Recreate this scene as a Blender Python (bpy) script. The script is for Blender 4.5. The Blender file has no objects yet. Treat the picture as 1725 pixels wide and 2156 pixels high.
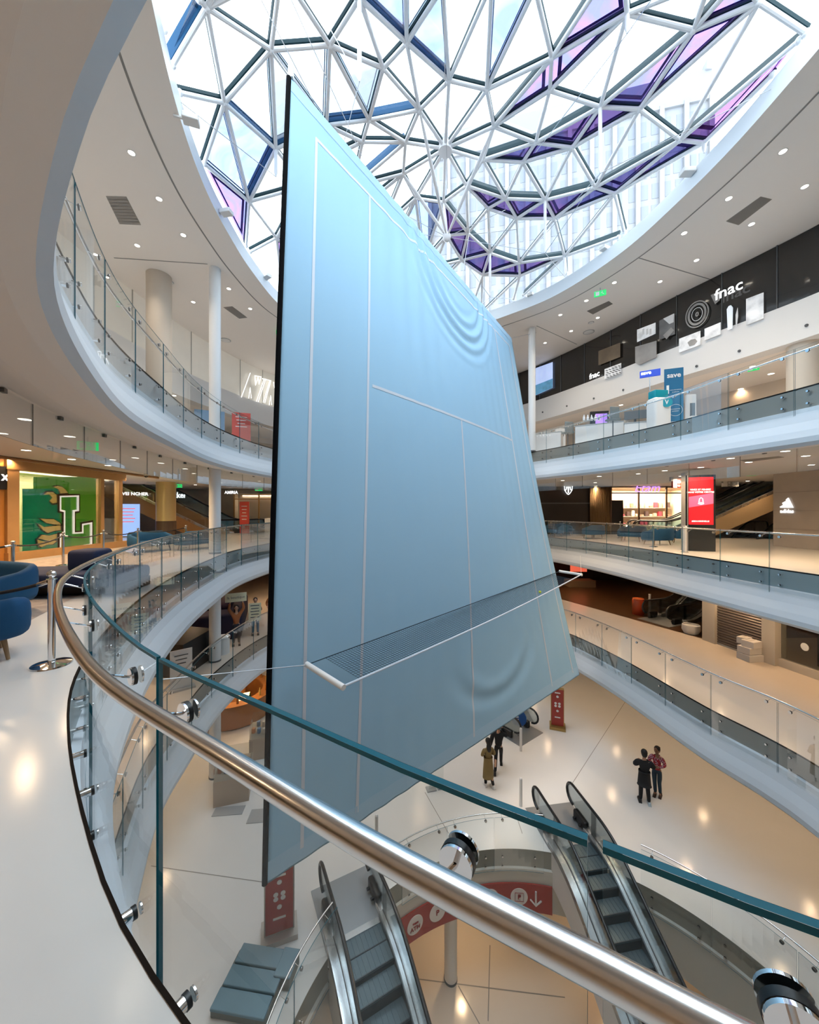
import bpy, bmesh, math, random
from mathutils import Vector, Matrix
random.seed(7)
SC = bpy.context.scene
COL = SC.collection
PI = math.pi

# ---------------------------------------------------------------- camera
EYE, F, CX, HY = 1.6, 780.0, 862.5, 1075.0
cam_d = bpy.data.cameras.new('camera'); cam = bpy.data.objects.new('camera', cam_d); COL.objects.link(cam)
cam.location = (0, 0, EYE); cam.rotation_euler = (PI/2, 0, 0)
cam_d.sensor_fit = 'HORIZONTAL'; cam_d.sensor_width = 36.0
cam_d.lens = 36.0*F/1725.0
cam_d.shift_y = (HY-1078.0)/1725.0
cam_d.clip_start = 0.02; cam_d.clip_end = 500
SC.camera = cam
# ---------------------------------------------------------------- world, exposure
SC.view_settings.view_transform = 'Standard'; SC.view_settings.look = 'None'
SC.view_settings.gamma = 1.0; SC.view_settings.use_curve_mapping = False
SC.view_settings.exposure = 0.0
world = bpy.data.worlds.new('overcast_sky'); SC.world = world; world.use_nodes = True
bg = world.node_tree.nodes['Background']
bg.inputs[0].default_value = (0.80, 0.92, 1.0, 1); bg.inputs[1].default_value = 5.6
SC.cycles.max_bounces = 7; SC.cycles.diffuse_bounces = 4; SC.cycles.glossy_bounces = 3; SC.cycles.use_adaptive_sampling = True; SC.cycles.adaptive_threshold = 0.08; SC.cycles.adaptive_min_samples = 24
SC.cycles.transmission_bounces = 4; SC.cycles.transparent_max_bounces = 24
SC.cycles.caustics_reflective = False; SC.cycles.caustics_refractive = False
SC.cycles.sample_clamp_indirect = 4.0; SC.cycles.blur_glossy = 0.5
SC.cycles.use_light_tree = True

def area_light(name, loc, rot, sx, sy, power, color, spread=PI):
    d = bpy.data.lights.new(name, 'AREA'); d.shape = 'RECTANGLE'; d.size = sx; d.size_y = sy
    d.energy = power; d.color = color; d.spread = spread
    o = bpy.data.objects.new(name, d); COL.objects.link(o); o.location = loc; o.rotation_euler = rot
    return o
# daylight portal in the roof opening
pt = area_light('roof_opening_portal', (1.1, 10.5, 13.8), (0, 0, 0), 17.0, 21.0, 1.0, (1, 1, 1))
pt.data.cycles.is_portal = True

# levels
Z3, Z2, Z1, Z0, ZB = 4.5, 0.0, -4.0, -8.3, -12.5
ZM0, ZM1, ZC, ZR = 7.15, 8.45, 10.6, 11.1     # mezzanine band, main ceiling, rim top
WARM = (1.0, 0.68, 0.39)

# ---------------------------------------------------------------- helpers
def V(*a): return Vector(a)
def at(px, py, D):
    return V((px-CX)/F*D, D, EYE-(py-HY)/F*D)
def atz(px, py, z):
    return at(px, py, (EYE-z)*F/(py-HY))

MATS = {}
def mat(name, color, rough=0.5, metal=0.0, emit=0.0, ecol=None, bump=0.0, bscale=40.0, var=0.0, vscale=6.0, coat=0.0, spec=0.5):
    if name in MATS: return MATS[name]
    m = bpy.data.materials.new(name); m.use_nodes = True
    nt = m.node_tree; b = nt.nodes['Principled BSDF']
    b.inputs['Base Color'].default_value = (*color, 1); b.inputs['Roughness'].default_value = rough
    b.inputs['Metallic'].default_value = metal
    b.inputs['Specular IOR Level'].default_value = spec
    if coat: b.inputs['Coat Weight'].default_value = coat; b.inputs['Coat Roughness'].default_value = 0.05
    if emit:
        b.inputs['Emission Color'].default_value = (*(ecol or color), 1); b.inputs['Emission Strength'].default_value = emit
    if var or bump:
        tc = nt.nodes.new('ShaderNodeTexCoord'); nz = nt.nodes.new('ShaderNodeTexNoise')
        nt.links.new(tc.outputs['Object'], nz.inputs['Vector'])
        nz.inputs['Scale'].default_value = vscale if var else bscale; nz.inputs['Detail'].default_value = 5
        if var:
            mx = nt.nodes.new('ShaderNodeMix'); mx.data_type = 'RGBA'
            mx.inputs['A'].default_value = (*[c*(1-var) for c in color], 1); mx.inputs['B'].default_value = (*[min(1, c*(1+var)) for c in color], 1)
            nt.links.new(nz.outputs['Fac'], mx.inputs['Factor']); nt.links.new(mx.outputs['Result'], b.inputs['Base Color'])
            if emit and not ecol: nt.links.new(mx.outputs['Result'], b.inputs['Emission Color'])
        if bump:
            n2 = nt.nodes.new('ShaderNodeTexNoise'); n2.inputs['Scale'].default_value = bscale; n2.inputs['Detail'].default_value = 4
            nt.links.new(tc.outputs['Object'], n2.inputs['Vector'])
            bp = nt.nodes.new('ShaderNodeBump'); bp.inputs['Strength'].default_value = bump; bp.inputs['Distance'].default_value = 0.02
            nt.links.new(n2.outputs['Fac'], bp.inputs['Height']); nt.links.new(bp.outputs['Normal'], b.inputs['Normal'])
    MATS[name] = m; return m

def glass(name, tint=(0.95, 0.98, 0.98), refl=1.0, rcol=(1, 1, 1), ior=1.45, haze=0.0, hazecol=(.8, .9, .95), tint2=None):
    if name in MATS: return MATS[name]
    m = bpy.data.materials.new(name); m.use_nodes = True; nt = m.node_tree; nt.nodes.clear()
    out = nt.nodes.new('ShaderNodeOutputMaterial'); tr = nt.nodes.new('ShaderNodeBsdfTransparent')
    gl = nt.nodes.new('ShaderNodeBsdfGlossy'); mx = nt.nodes.new('ShaderNodeMixShader'); fr = nt.nodes.new('ShaderNodeFresnel')
    fr.inputs['IOR'].default_value = ior
    ml = nt.nodes.new('ShaderNodeMath'); ml.operation = 'MULTIPLY'; ml.inputs[1].default_value = refl
    tr.inputs['Color'].default_value = (*tint, 1); gl.inputs['Color'].default_value = (*rcol, 1); gl.inputs['Roughness'].default_value = 0.0
    nt.links.new(fr.outputs[0], ml.inputs[0]); nt.links.new(ml.outputs[0], mx.inputs[0])
    src = tr
    if tint2:
        tc = nt.nodes.new('ShaderNodeTexCoord'); nz = nt.nodes.new('ShaderNodeTexNoise'); nz.inputs['Scale'].default_value = .9; nz.inputs['Detail'].default_value = 3; nz.inputs['Distortion'].default_value = 1.5
        rp = nt.nodes.new('ShaderNodeMapRange'); rp.inputs['From Min'].default_value = .38; rp.inputs['From Max'].default_value = .64
        mc = nt.nodes.new('ShaderNodeMix'); mc.data_type = 'RGBA'; mc.inputs['A'].default_value = (*tint, 1); mc.inputs['B'].default_value = (*tint2, 1)
        nt.links.new(tc.outputs['Object'], nz.inputs['Vector']); nt.links.new(nz.outputs['Fac'], rp.inputs['Value']); nt.links.new(rp.outputs['Result'], mc.inputs['Factor']); nt.links.new(mc.outputs['Result'], tr.inputs['Color'])
    if haze:
        df = nt.nodes.new('ShaderNodeBsdfDiffuse'); df.inputs['Color'].default_value = (*hazecol, 1)
        m2 = nt.nodes.new('ShaderNodeMixShader'); m2.inputs[0].default_value = haze
        nt.links.new(tr.outputs[0], m2.inputs[1]); nt.links.new(df.outputs[0], m2.inputs[2]); src = m2
    nt.links.new(src.outputs[0], mx.inputs[1]); nt.links.new(gl.outputs[0], mx.inputs[2])
    nt.links.new(mx.outputs[0], out.inputs[0])
    MATS[name] = m; return m

class MB:
    def __init__(s): s.v = []; s.f = []; s.m = []
    def add(s, vs, fs, mi=0):
        o = len(s.v); s.v += [Vector(p) for p in vs]
        for f in fs: s.f.append([i+o for i in f]); s.m.append(mi)
        return s
    def quad(s, a, b, c, d, mi=0): return s.add([a, b, c, d], [[0, 1, 2, 3]], mi)
    def box(s, c, size, rot=None, mi=0):
        hx, hy, hz = [x/2 for x in size]; c = Vector(c)
        vs = [V(x, y, z) for x in (-hx, hx) for y in (-hy, hy) for z in (-hz, hz)]
        if rot is not None:
            R = Matrix.Rotation(rot, 3, 'Z') if not isinstance(rot, Matrix) else rot
            vs = [R @ v for v in vs]
        return s.add([c+v for v in vs], [[0, 1, 3, 2], [4, 6, 7, 5], [0, 4, 5, 1], [2, 3, 7, 6], [0, 2, 6, 4], [1, 5, 7, 3]], mi)
    def rbox(s, c, size, r=0.05, rot=None, mi=0, seg=3):
        bm = bmesh.new(); bmesh.ops.create_cube(bm, size=1)
        for v in bm.verts: v.co = V(v.co.x*size[0], v.co.y*size[1], v.co.z*size[2])
        bmesh.ops.bevel(bm, geom=bm.edges[:]+bm.verts[:], offset=min(r, min(size)*.49), segments=seg, profile=.5, affect='EDGES')
        R = Matrix.Rotation(rot, 3, 'Z') if isinstance(rot, (int, float)) else (rot or Matrix.Identity(3))
        bm.verts.ensure_lookup_table(); bm.verts.index_update()
        s.add([Vector(c)+R@v.co for v in bm.verts], [[v.index for v in f.verts] for f in bm.faces], mi); bm.free(); return s
    def cyl(s, a, b, r0, r1=None, n=12, mi=0, caps=True):
        a = Vector(a); b = Vector(b); r1 = r0 if r1 is None else r1
        d = (b-a); 
        if d.length < 1e-7: return s
        d = d.normalized(); u = d.orthogonal().normalized(); w = d.cross(u)
        vs = []
        for k in range(n):
            t = 2*PI*k/n; e = u*math.cos(t)+w*math.sin(t); vs += [a+e*r0, b+e*r1]
        fs = [[2*k, (2*k+2) % (2*n), (2*k+3) % (2*n), 2*k+1] for k in range(n)]
        if caps: fs += [[2*k for k in range(n)][::-1], [2*k+1 for k in range(n)]]
        return s.add(vs, fs, mi)
    def tube(s, pts, r, n=8, mi=0, closed=False, caps=True):
        pts = [Vector(p) for p in pts]; N = len(pts); rr = r if isinstance(r, (list, tuple)) else [r]*N
        ring = []; prev = None
        for i, p in enumerate(pts):
            if closed: t = pts[(i+1) % N]-pts[i-1]
            else: t = pts[min(i+1, N-1)]-pts[max(i-1, 0)]
            t = t.normalized() if t.length > 1e-9 else V(0, 0, 1)
            if prev is None:
                u = V(0, 0, 1)-t*t.z
                if u.length < .1: u = t.orthogonal()
            else: u = prev-t*prev.dot(t)
            u = u.normalized(); prev = u; w = t.cross(u)
            ring.append([p+(u*math.cos(2*PI*k/n)+w*math.sin(2*PI*k/n))*rr[i] for k in range(n)])
        vs = [q for R in ring for q in R]; fs = []
        for i in range(N if closed else N-1):
            j = (i+1) % N
            for k in range(n): fs.append([i*n+k, i*n+(k+1) % n, j*n+(k+1) % n, j*n+k])
        if caps and not closed: fs += [list(range(n))[::-1], [(N-1)*n+k for k in range(n)]]
        return s.add(vs, fs, mi)
    def lathe(s, prof, c=(0, 0, 0), n=24, mi=0):
        c = Vector(c); vs = []; m = len(prof)
        for k in range(n):
            t = 2*PI*k/n
            for r, z in prof: vs.append(c+V(r*math.cos(t), r*math.sin(t), z))
        fs = [[k*m+i, ((k+1) % n)*m+i, ((k+1) % n)*m+i+1, k*m+i+1] for k in range(n) for i in range(m-1)]
        return s.add(vs, fs, mi)
    def sphere(s, c, r, n=12, mi=0, sc=(1, 1, 1)):
        pr = [(r*math.sin(PI*i/8)+1e-5, -r*math.cos(PI*i/8)) for i in range(9)]
        o = len(s.v); s.lathe(pr, (0, 0, 0), n, mi)
        for i in range(o, len(s.v)): q = s.v[i]; s.v[i] = Vector(c)+V(q.x*sc[0], q.y*sc[1], q.z*sc[2])
        return s
    def prism(s, poly, z0, z1, mi=0):
        n = len(poly); vs = [V(x, y, z0) for x, y in poly]+[V(x, y, z1) for x, y in poly]
        return s.add(vs, [list(range(n))[::-1], list(range(n, 2*n))]+[[i, (i+1) % n, n+(i+1) % n, n+i] for i in range(n)], mi)
    def slab(s, poly, nrm, th, mi=0):      # planar polygon in 3D given thickness along nrm
        nrm = Vector(nrm).normalized()*th; n = len(poly); vs = [Vector(p) for p in poly]+[Vector(p)+nrm for p in poly]
        return s.add(vs, [list(range(n))[::-1], list(range(n, 2*n))]+[[i, (i+1) % n, n+(i+1) % n, n+i] for i in range(n)], mi)
    def xf(s, M):
        s.v = [M @ p for p in s.v]; return s
    def mesh(s, name, mats, smooth=False):
        me = bpy.data.meshes.new(name)
        me.from_pydata([tuple(p) for p in s.v], [], s.f)
        for m in (mats if isinstance(mats, (list, tuple)) else [mats]): me.materials.append(m)
        if any(s.m): me.polygons.foreach_set('material_index', s.m)
        bm = bmesh.new(); bm.from_mesh(me); bmesh.ops.recalc_face_normals(bm, faces=bm.faces[:]); bm.to_mesh(me); bm.free()
        if smooth:
            me.shade_smooth() if hasattr(me, 'shade_smooth') else None
            if smooth is not True:
                try: me.set_sharp_from_angle(angle=smooth)
                except Exception: pass
        me.update(); return me
    def build(s, name, mats, parent=None, smooth=False, world=False, label=None):
        if world and parent is not None:
            parent_m = Matrix.LocRotScale(parent.location, parent.rotation_euler, None)
            if parent.parent: parent_m = Matrix.LocRotScale(parent.parent.location, parent.parent.rotation_euler, None) @ parent_m
            s.xf(parent_m.inverted())
        return link(name, s.mesh(name, mats, smooth), parent, label)

SM = math.radians(35)
def link(name, me, parent=None, label=None, loc=None, rot=None):
    o = bpy.data.objects.new(name, me); COL.objects.link(o)
    if parent is not None: o.parent = parent
    if label: o['label'] = label
    if loc is not None: o.location = loc
    if rot is not None: o.rotation_euler = rot
    return o
def thing(name, label, cat, loc=(0, 0, 0), rotz=0.0, group=None):
    o = bpy.data.objects.new(name, None); COL.objects.link(o); o.empty_display_size = .1
    o.location = loc; o.rotation_euler = (0, 0, rotz); o['label'] = label; o['category'] = cat
    if group: o['group'] = group
    return o
def tag(o, label, cat, group=None):
    o['label'] = label; o['category'] = cat
    if group: o['group'] = group
    return o
def struct(o, label=None):
    o['kind'] = 'structure'
    if label: o['label'] = label
    return o
def copy_tree(o, parent=None):
    c = o.copy(); COL.objects.link(c)
    if parent is not None: c.parent = parent
    for ch in list(o.children): copy_tree(ch, c)
    return c
def text_mesh(body, size, ext=0.01, align='CENTER', bold=0.0, shear=0.0, spacing=1.0):
    cu = bpy.data.curves.new('lettering', 'FONT'); cu.body = body; cu.size = size; cu.extrude = ext
    cu.align_x = align; cu.align_y = 'CENTER'; cu.offset = bold; cu.shear = shear; cu.space_character = spacing; cu.resolution_u = 3
    o = bpy.data.objects.new('lettering', cu); COL.objects.link(o)
    dg = bpy.context.evaluated_depsgraph_get(); me = bpy.data.meshes.new_from_object(o.evaluated_get(dg))
    bpy.data.objects.remove(o); bpy.data.curves.remove(cu); return me
def text(name, body, size, m, parent, loc, facing, ext=0.008, bold=0.0, shear=0.0, label=None, align='CENTER', spacing=1.0, tilt=0.0):
    """facing = horizontal angle (radians) the lettering faces: direction (cos, sin)."""
    me = text_mesh(body, size, ext, align, bold, shear, spacing); me.materials.clear(); me.materials.append(m)
    o = link(name, me, None, label); 
    Mw = Matrix.Translation(loc) @ Matrix.Rotation(facing+PI/2, 4, 'Z') @ Matrix.Rotation(PI/2, 4, 'X') @ Matrix.Rotation(tilt, 4, 'Z')
    me.transform(Mw if parent is None else (world_m(parent).inverted() @ Mw))
    if parent is not None: o.parent = parent
    return o
def world_m(o):
    M = Matrix.LocRotScale(o.location, o.rotation_euler, None)
    return world_m(o.parent) @ M if o.parent else M

# closed plan curves --------------------------------------------------
def spline(pts, n=260):
    P = [Vector((p[0], p[1])) for p in pts]; N = len(P); dense = []
    for i in range(N):
        p0, p1, p2, p3 = P[i-1], P[i], P[(i+1) % N], P[(i+2) % N]
        def kn(a, b): return max((b-a).length, 1e-4)**.5
        t0 = 0; t1 = t0+kn(p0, p1); t2 = t1+kn(p1, p2); t3 = t2+kn(p2, p3)
        for k in range(16):
            t = t1+(t2-t1)*k/16
            A1 = p0*((t1-t)/(t1-t0))+p1*((t-t0)/(t1-t0)); A2 = p1*((t2-t)/(t2-t1))+p2*((t-t1)/(t2-t1)); A3 = p2*((t3-t)/(t3-t2))+p3*((t-t2)/(t3-t2))
            B1 = A1*((t2-t)/(t2-t0))+A2*((t-t0)/(t2-t0)); B2 = A2*((t3-t)/(t3-t1))+A3*((t-t1)/(t3-t1))
            dense.append(B1*((t2-t)/(t2-t1))+B2*((t-t1)/(t2-t1)))
    return Curve(dense, n)
class Curve:
    def __init__(s, dense, n):
        L = [0.0]; M = len(dense)
        for i in range(M): L.append(L[-1]+(dense[(i+1) % M]-dense[i]).length)
        s.dense = dense; s.L = L; s.total = L[-1]
        s.pts = [s.at(s.total*k/n) for k in range(n)]
        A = sum(p.x*q.y-q.x*p.y for p, q in zip(s.pts, s.pts[1:]+s.pts[:1]))
        s.sgn = 1 if A > 0 else -1
        s.nrm = [s.normal(s.total*k/n) for k in range(n)]
    def at(s, d):
        d %= s.total; lo, hi = 0, len(s.L)-1
        while hi-lo > 1:
            m = (lo+hi)//2
            if s.L[m] <= d: lo = m
            else: hi = m
        a, b = s.dense[lo], s.dense[(lo+1) % len(s.dense)]; w = s.L[lo+1]-s.L[lo]
        return a.lerp(b, (d-s.L[lo])/w if w > 1e-9 else 0)
    def normal(s, d):           # towards the inside of the loop (the void)
        t = s.at(d+.12)-s.at(d-.12); t.normalize(); return Vector((-t.y, t.x))*s.sgn
    def off(s, d, o, z):
        p = s.at(d)+s.normal(d)*o; return V(p.x, p.y, z)
    def loop(s, o, z): return [V(p.x+n.x*o, p.y+n.y*o, z) for p, n in zip(s.pts, s.nrm)]
    def nearest(s, x, y):
        best = min(range(len(s.dense)), key=lambda i: (s.dense[i]-Vector((x, y))).length); return s.L[best]
def loft(mb, loops, mi=0):
    n = len(loops[0])
    for A, B in zip(loops, loops[1:]):
        mb.add(A+B, [[i, (i+1) % n, n+(i+1) % n, n+i] for i in range(n)], mi)
    return mb
BX0, BX1, BY0, BY1 = -22.0, 24.0, -7.0, 38.0
def outer_pts(loop, c=(1.0, 11.0)):
    out = []
    for p in loop:
        dx, dy = p.x-c[0], p.y-c[1]; k = 1e9
        if dx > 1e-6: k = min(k, (BX1-c[0])/dx)
        if dx < -1e-6: k = min(k, (BX0-c[0])/dx)
        if dy > 1e-6: k = min(k, (BY1-c[1])/dy)
        if dy < -1e-6: k = min(k, (BY0-c[1])/dy)
        out.append(V(c[0]+dx*k, c[1]+dy*k, p.z))
    return out

E2 = spline([(.525,.434),(1.3,.12),(3,0),(5,.4),(7.2,1.8),(9.2,4.5),(10.2,8),(10.1,10.5),(9.95,13),(9.75,17),(9.2,20),(8.2,22.7),(6,25.3),(2.5,26.8),(-1.5,26.3),(-4.8,23.6),(-6.6,19.5),(-7.05,15),(-6.45,11.7),(-5.7,8.9),(-4.8,6.5),(-3.75,4.4),(-3.11,3.42),(-2.36,2.57),(-1.46,1.72),(-1.045,1.385),(-.43,.99),(0,.72),(.28,.567)])
E3 = spline([(.4,.1),(-.2,.38),(-.83,.81),(-1.54,1.33),(-2.74,2.46),(-4.0,4.3),(-5.0,6.2),(-5.75,8.5),(-6.5,11.3),(-6.75,14),(-6.4,17.2),(-5.2,20.5),(-3,22.5),(0,23.2),(3,22),(4.8,20.2),(5.98,18.5),(7.38,15.7),(8.46,12.8),(8.8,11.5),(8.93,10.5),(9.15,9.3),(9.35,8),(9.3,5.6),(8.4,3),(6.5,.8),(4,-.1),(2,-.2)])
E1 = spline([(.5,1),(-1,1.6),(-2.5,2.7),(-3.7,3.9),(-5,6.3),(-5.95,8.4),(-6.3,10),(-6.75,12.9),(-6.3,17),(-4,20.5),(-1,22),(2.5,22),(5.5,20),(7.2,17.1),(8,14.2),(8.5,10.4),(8.85,9.07),(8.96,8.1),(8.6,5.5),(7.3,3),(5,1),(2.5,.6)])
EC = spline([(-4.73,6.98),(-5.36,8.83),(-5.75,10.6),(-5.9,12.2),(-5.93,13.9),(-5.6,16.5),(-4.4,18.6),(-2,19.6),(.8,19.4),(3,18.2),(4.6,17),(6.1,15.5),(7.4,12.9),(7.85,10.7),(8.0,9.3),(8.0,7.9),(7.9,6.5),(7.2,4.3),(5.4,2.4),(2.8,1.5),(0,1.7),(-2.2,3.0),(-3.8,5.0)])
EM = spline([(7.3,24),(9.4,20),(11,15.9),(12.3,13),(12.9,11.4),(13.5,8),(13.3,4),(11.5,1),(8,-2),(2,-4),(-3,-2),(-7,2),(-10,6),(-11.2,11),(-11.3,14.8),(-10.7,20),(-8.6,25),(-4,28),(0,29),(4,27.5)])
E0 = Curve([Vector((2.9+5.35*math.cos(2*PI*k/200), 5.8+5.05*math.sin(2*PI*k/200))) for k in range(200)], 200)

# ---------------------------------------------------------------- materials
M_white = mat('white_plaster', (.76, .745, .73), .55)
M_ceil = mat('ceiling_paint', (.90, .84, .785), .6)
M_fascia = mat('fascia_white', (.66, .70, .745), .4)
M_floor = mat('polished_white_floor', (.745, .73, .71), .16, var=.03, vscale=1.2, spec=.45)
M_floorw = mat('polished_cream_floor', (.70, .60, .50), .15, var=.04, vscale=1.0)
M_carpet = mat('mottled_carpet', (.40, .345, .31), .95, var=.45, vscale=5.5, bump=.5, bscale=160)
M_band = mat('slab_edge_band', (.30, .36, .37), .35)
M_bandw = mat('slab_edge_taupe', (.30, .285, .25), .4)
M_darkline = mat('dark_bronze_strip', (.016, .011, .008), .85, spec=.1)
M_steel = mat('brushed_steel', (.74, .73, .72), .22, 1.0)
M_chrome = mat('chrome', (.85, .85, .86), .06, 1.0)
M_rubber = mat('black_rubber', (.012, .013, .014), .35)
M_black = mat('black_paint', (.012, .012, .013), .4)
M_glass = glass('clear_glass', (.965, .985, .985), .36)
M_glassL = glass('gallery_glass', (.975, .987, .99), .16)
M_edge = mat('glass_edge_teal', (.003, .115, .165), .35, spec=.25)
M_curtain = glass('smoke_curtain_glass', (.92, .94, .94), .5)
M_seam = mat('floor_joint', (.25, .23, .21), .5)
M_col = mat('column_white', (.80, .80, .80), .4)
M_blue = mat('blue_wool', (.002, .065, .175), .85, bump=.3, bscale=250)
M_navy = mat('navy_wool', (.006, .016, .06), .8)
M_wood = mat('oak_panel', (.47, .27, .11), .45, var=.12, vscale=3)
M_dwood = mat('dark_wood_floor', (.085, .042, .018), .3, var=.3, vscale=4)
M_beige = mat('beige_wall', (.62, .54, .45), .6)
M_brown = mat('brown_soffit', (.22, .11, .04), .5)
M_neon = mat('white_neon', (1, 1, 1), .5, emit=1.3)
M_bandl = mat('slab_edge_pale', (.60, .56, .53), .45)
M_lens = mat('lamp_lens', (1, .93, .82), .5, emit=9.0, ecol=(1, .90, .74))
M_grey = mat('grey_metal', (.42, .43, .44), .4, .3)
M_dgrey = mat('dark_grey', (.10, .105, .11), .4)
M_redsign = mat('red_sign', (.45, .035, .03), .4)
M_signwhite = mat('sign_white', (.82, .82, .82), .5)
M_green = mat('exit_green', (.02, .55, .14), .4, emit=.8)
PW_TOP, PW_3, PW_2, PW_1, PW_0, PW_B = 210, 140, 230, 140, 72, 110
# ================================================================ BUILDING SHELL
def slab(curve, z, floor_m, band_m, c=(1.0, 11.0)):
    top = curve.loop(0, z); mb = MB(); loft(mb, [outer_pts(top, c), top]); struct(mb.build('floor', floor_m))
    mb = MB(); L0, L1 = curve.loop(0, z-.012), curve.loop(0, z-.5); n = len(L0)
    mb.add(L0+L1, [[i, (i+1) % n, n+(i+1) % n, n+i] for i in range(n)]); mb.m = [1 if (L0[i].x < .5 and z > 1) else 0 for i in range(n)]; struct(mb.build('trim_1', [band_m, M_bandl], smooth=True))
    mb = MB(); loft(mb, [curve.loop(-.010, z+.003), curve.loop(.006, z+.003), curve.loop(.006, z-.03), curve.loop(0, z-.03)]); struct(mb.build('trim_2', M_darkline))
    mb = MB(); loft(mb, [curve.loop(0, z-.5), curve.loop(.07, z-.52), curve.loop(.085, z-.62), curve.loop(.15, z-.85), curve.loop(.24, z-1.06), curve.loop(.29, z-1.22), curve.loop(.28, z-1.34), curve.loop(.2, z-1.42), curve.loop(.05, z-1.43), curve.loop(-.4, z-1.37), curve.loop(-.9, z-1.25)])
    nn = len(curve.pts); mb.m = [1 if i//nn >= 7 else 0 for i in range(len(mb.f))]; struct(mb.build('trim_3', [M_fascia, M_ceil], smooth=True))  # underside segments take the warmer ceiling colour to imitate warm lamplight on white
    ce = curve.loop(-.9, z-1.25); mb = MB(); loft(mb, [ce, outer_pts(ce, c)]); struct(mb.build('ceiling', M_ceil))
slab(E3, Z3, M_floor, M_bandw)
slab(E2, Z2, M_floor, M_band)
slab(E1, Z1, M_floorw, M_bandw)
# ground floor with its oval opening
top = E0.loop(0, Z0); mb = MB(); loft(mb, [outer_pts(top, (2.9, 5.8)), top]); struct(mb.build('floor', M_floor))
M_olive = mat('olive_grey_band', (.30, .295, .25), .45)
M_pale = mat('pale_band', (.56, .55, .50), .5)
mb = MB(); loft(mb, [E0.loop(0, Z0), E0.loop(0, Z0-.5)]); struct(mb.build('trim_4', M_olive, smooth=True))
mb = MB(); loft(mb, [E0.loop(0, Z0-.5), E0.loop(.06, Z0-.52), E0.loop(.06, Z0-1.7), E0.loop(-.3, Z0-1.72)]); struct(mb.build('trim_5', M_pale, smooth=True))
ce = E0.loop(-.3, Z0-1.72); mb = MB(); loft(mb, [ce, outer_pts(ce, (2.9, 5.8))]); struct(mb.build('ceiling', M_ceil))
mb = MB(); mb.quad((BX0, BY0, ZB), (BX1, BY0, ZB), (BX1, BY1, ZB), (BX0, BY1, ZB)); struct(mb.build('floor', M_floorw))
for nm, a, b in (('wall_left', (BX0, BY0), (BX0, BY1)), ('wall_right', (BX1, BY0), (BX1, BY1)), ('wall_back', (BX0, BY1), (BX1, BY1)), ('wall_front', (BX0, BY0), (BX1, BY0))):
    mb = MB(); mb.quad((*a, ZB), (*b, ZB), (*b, ZC), (*a, ZC)); struct(mb.build(nm, M_beige))
# main ceiling with the big roof opening, its daylit rim
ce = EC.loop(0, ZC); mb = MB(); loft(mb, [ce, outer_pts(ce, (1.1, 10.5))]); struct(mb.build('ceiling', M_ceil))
mb = MB(); loft(mb, [EC.loop(0, ZC), EC.loop(0, ZR), EC.loop(-.5, ZR+.05), EC.loop(-.5, ZC+.02)]); struct(mb.build('trim_6', M_fascia, smooth=SM))
M_groove = mat('ceiling_groove', (.26, .25, .24), .6)
mb = MB(); loft(mb, [EC.loop(-.78, ZC-.004), EC.loop(-.83, ZC-.004)]); struct(mb.build('trim_7', M_groove))
# radial ceiling joints
for px0, py0, px1, py1 in ((240, 543, 437, 556), (1345, 543, 1495, 588), (1130, 686, 1215, 725)):
    a, b = atz(px0, py0, ZC-.005), atz(px1, py1, ZC-.005); n = (b-a).cross(V(0, 0, 1)).normalized()*.02
    mb = MB(); mb.quad(a-n, b-n, b+n, a+n); struct(mb.build('trim_8', M_groove))
# mezzanine: white parapet band and set-back wall under it
mb = MB(); loft(mb, [EM.loop(-.6, ZM0), EM.loop(0, ZM0), EM.loop(0, ZM1), EM.loop(-.12, ZM1)]); struct(mb.build('trim_9', M_white, smooth=SM))
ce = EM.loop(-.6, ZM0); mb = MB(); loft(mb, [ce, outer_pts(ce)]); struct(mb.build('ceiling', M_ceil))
mb = MB(); loft(mb, [EM.loop(-4.2, Z3), EM.loop(-4.2, ZM0)]); struct(mb.build('wall_upper', M_beige, smooth=True))
# mottled carpet on this floor, one strip back from the rail
i0, i1 = E2.nearest(-7.0, 14.5), E2.nearest(-1.3, 1.6)
d0, d1 = sorted((i0, i1)); mb = MB()
ds = [d0+(d1-d0)*k/60 for k in range(61)]
vs = [E2.off(d, -1.12, .006) for d in ds]+[E2.off(d, -5.2, .006) for d in ds]
mb.add(vs, [[k, k+1, 61+k+1, 61+k] for k in range(60)]); struct(mb.build('floor', M_carpet))
# floor joints
def joint(a, b, w=.02):
    n = (b-a).cross(V(0, 0, 1)).normalized()*w/2; mb = MB(); mb.quad(a-n, b-n, b+n, a+n); struct(mb.build('trim_10', M_seam))
zz = Z0+.004
for p, q in (((1325, 1465), (1205, 1650)), ((318, 1823), (560, 1858)), ((895, 1668), (945, 1755)), ((1100, 1755), (1090, 1725))):
    joint(atz(*p, zz), atz(*q, zz))
zz = ZB+.004
for p, q in (((965, 2075), (1010, 2156)), ((870, 2060), (1190, 2100)), ((1032, 1990), (1028, 2150))):
    joint(atz(*p, zz), atz(*q, zz), .03)

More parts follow.
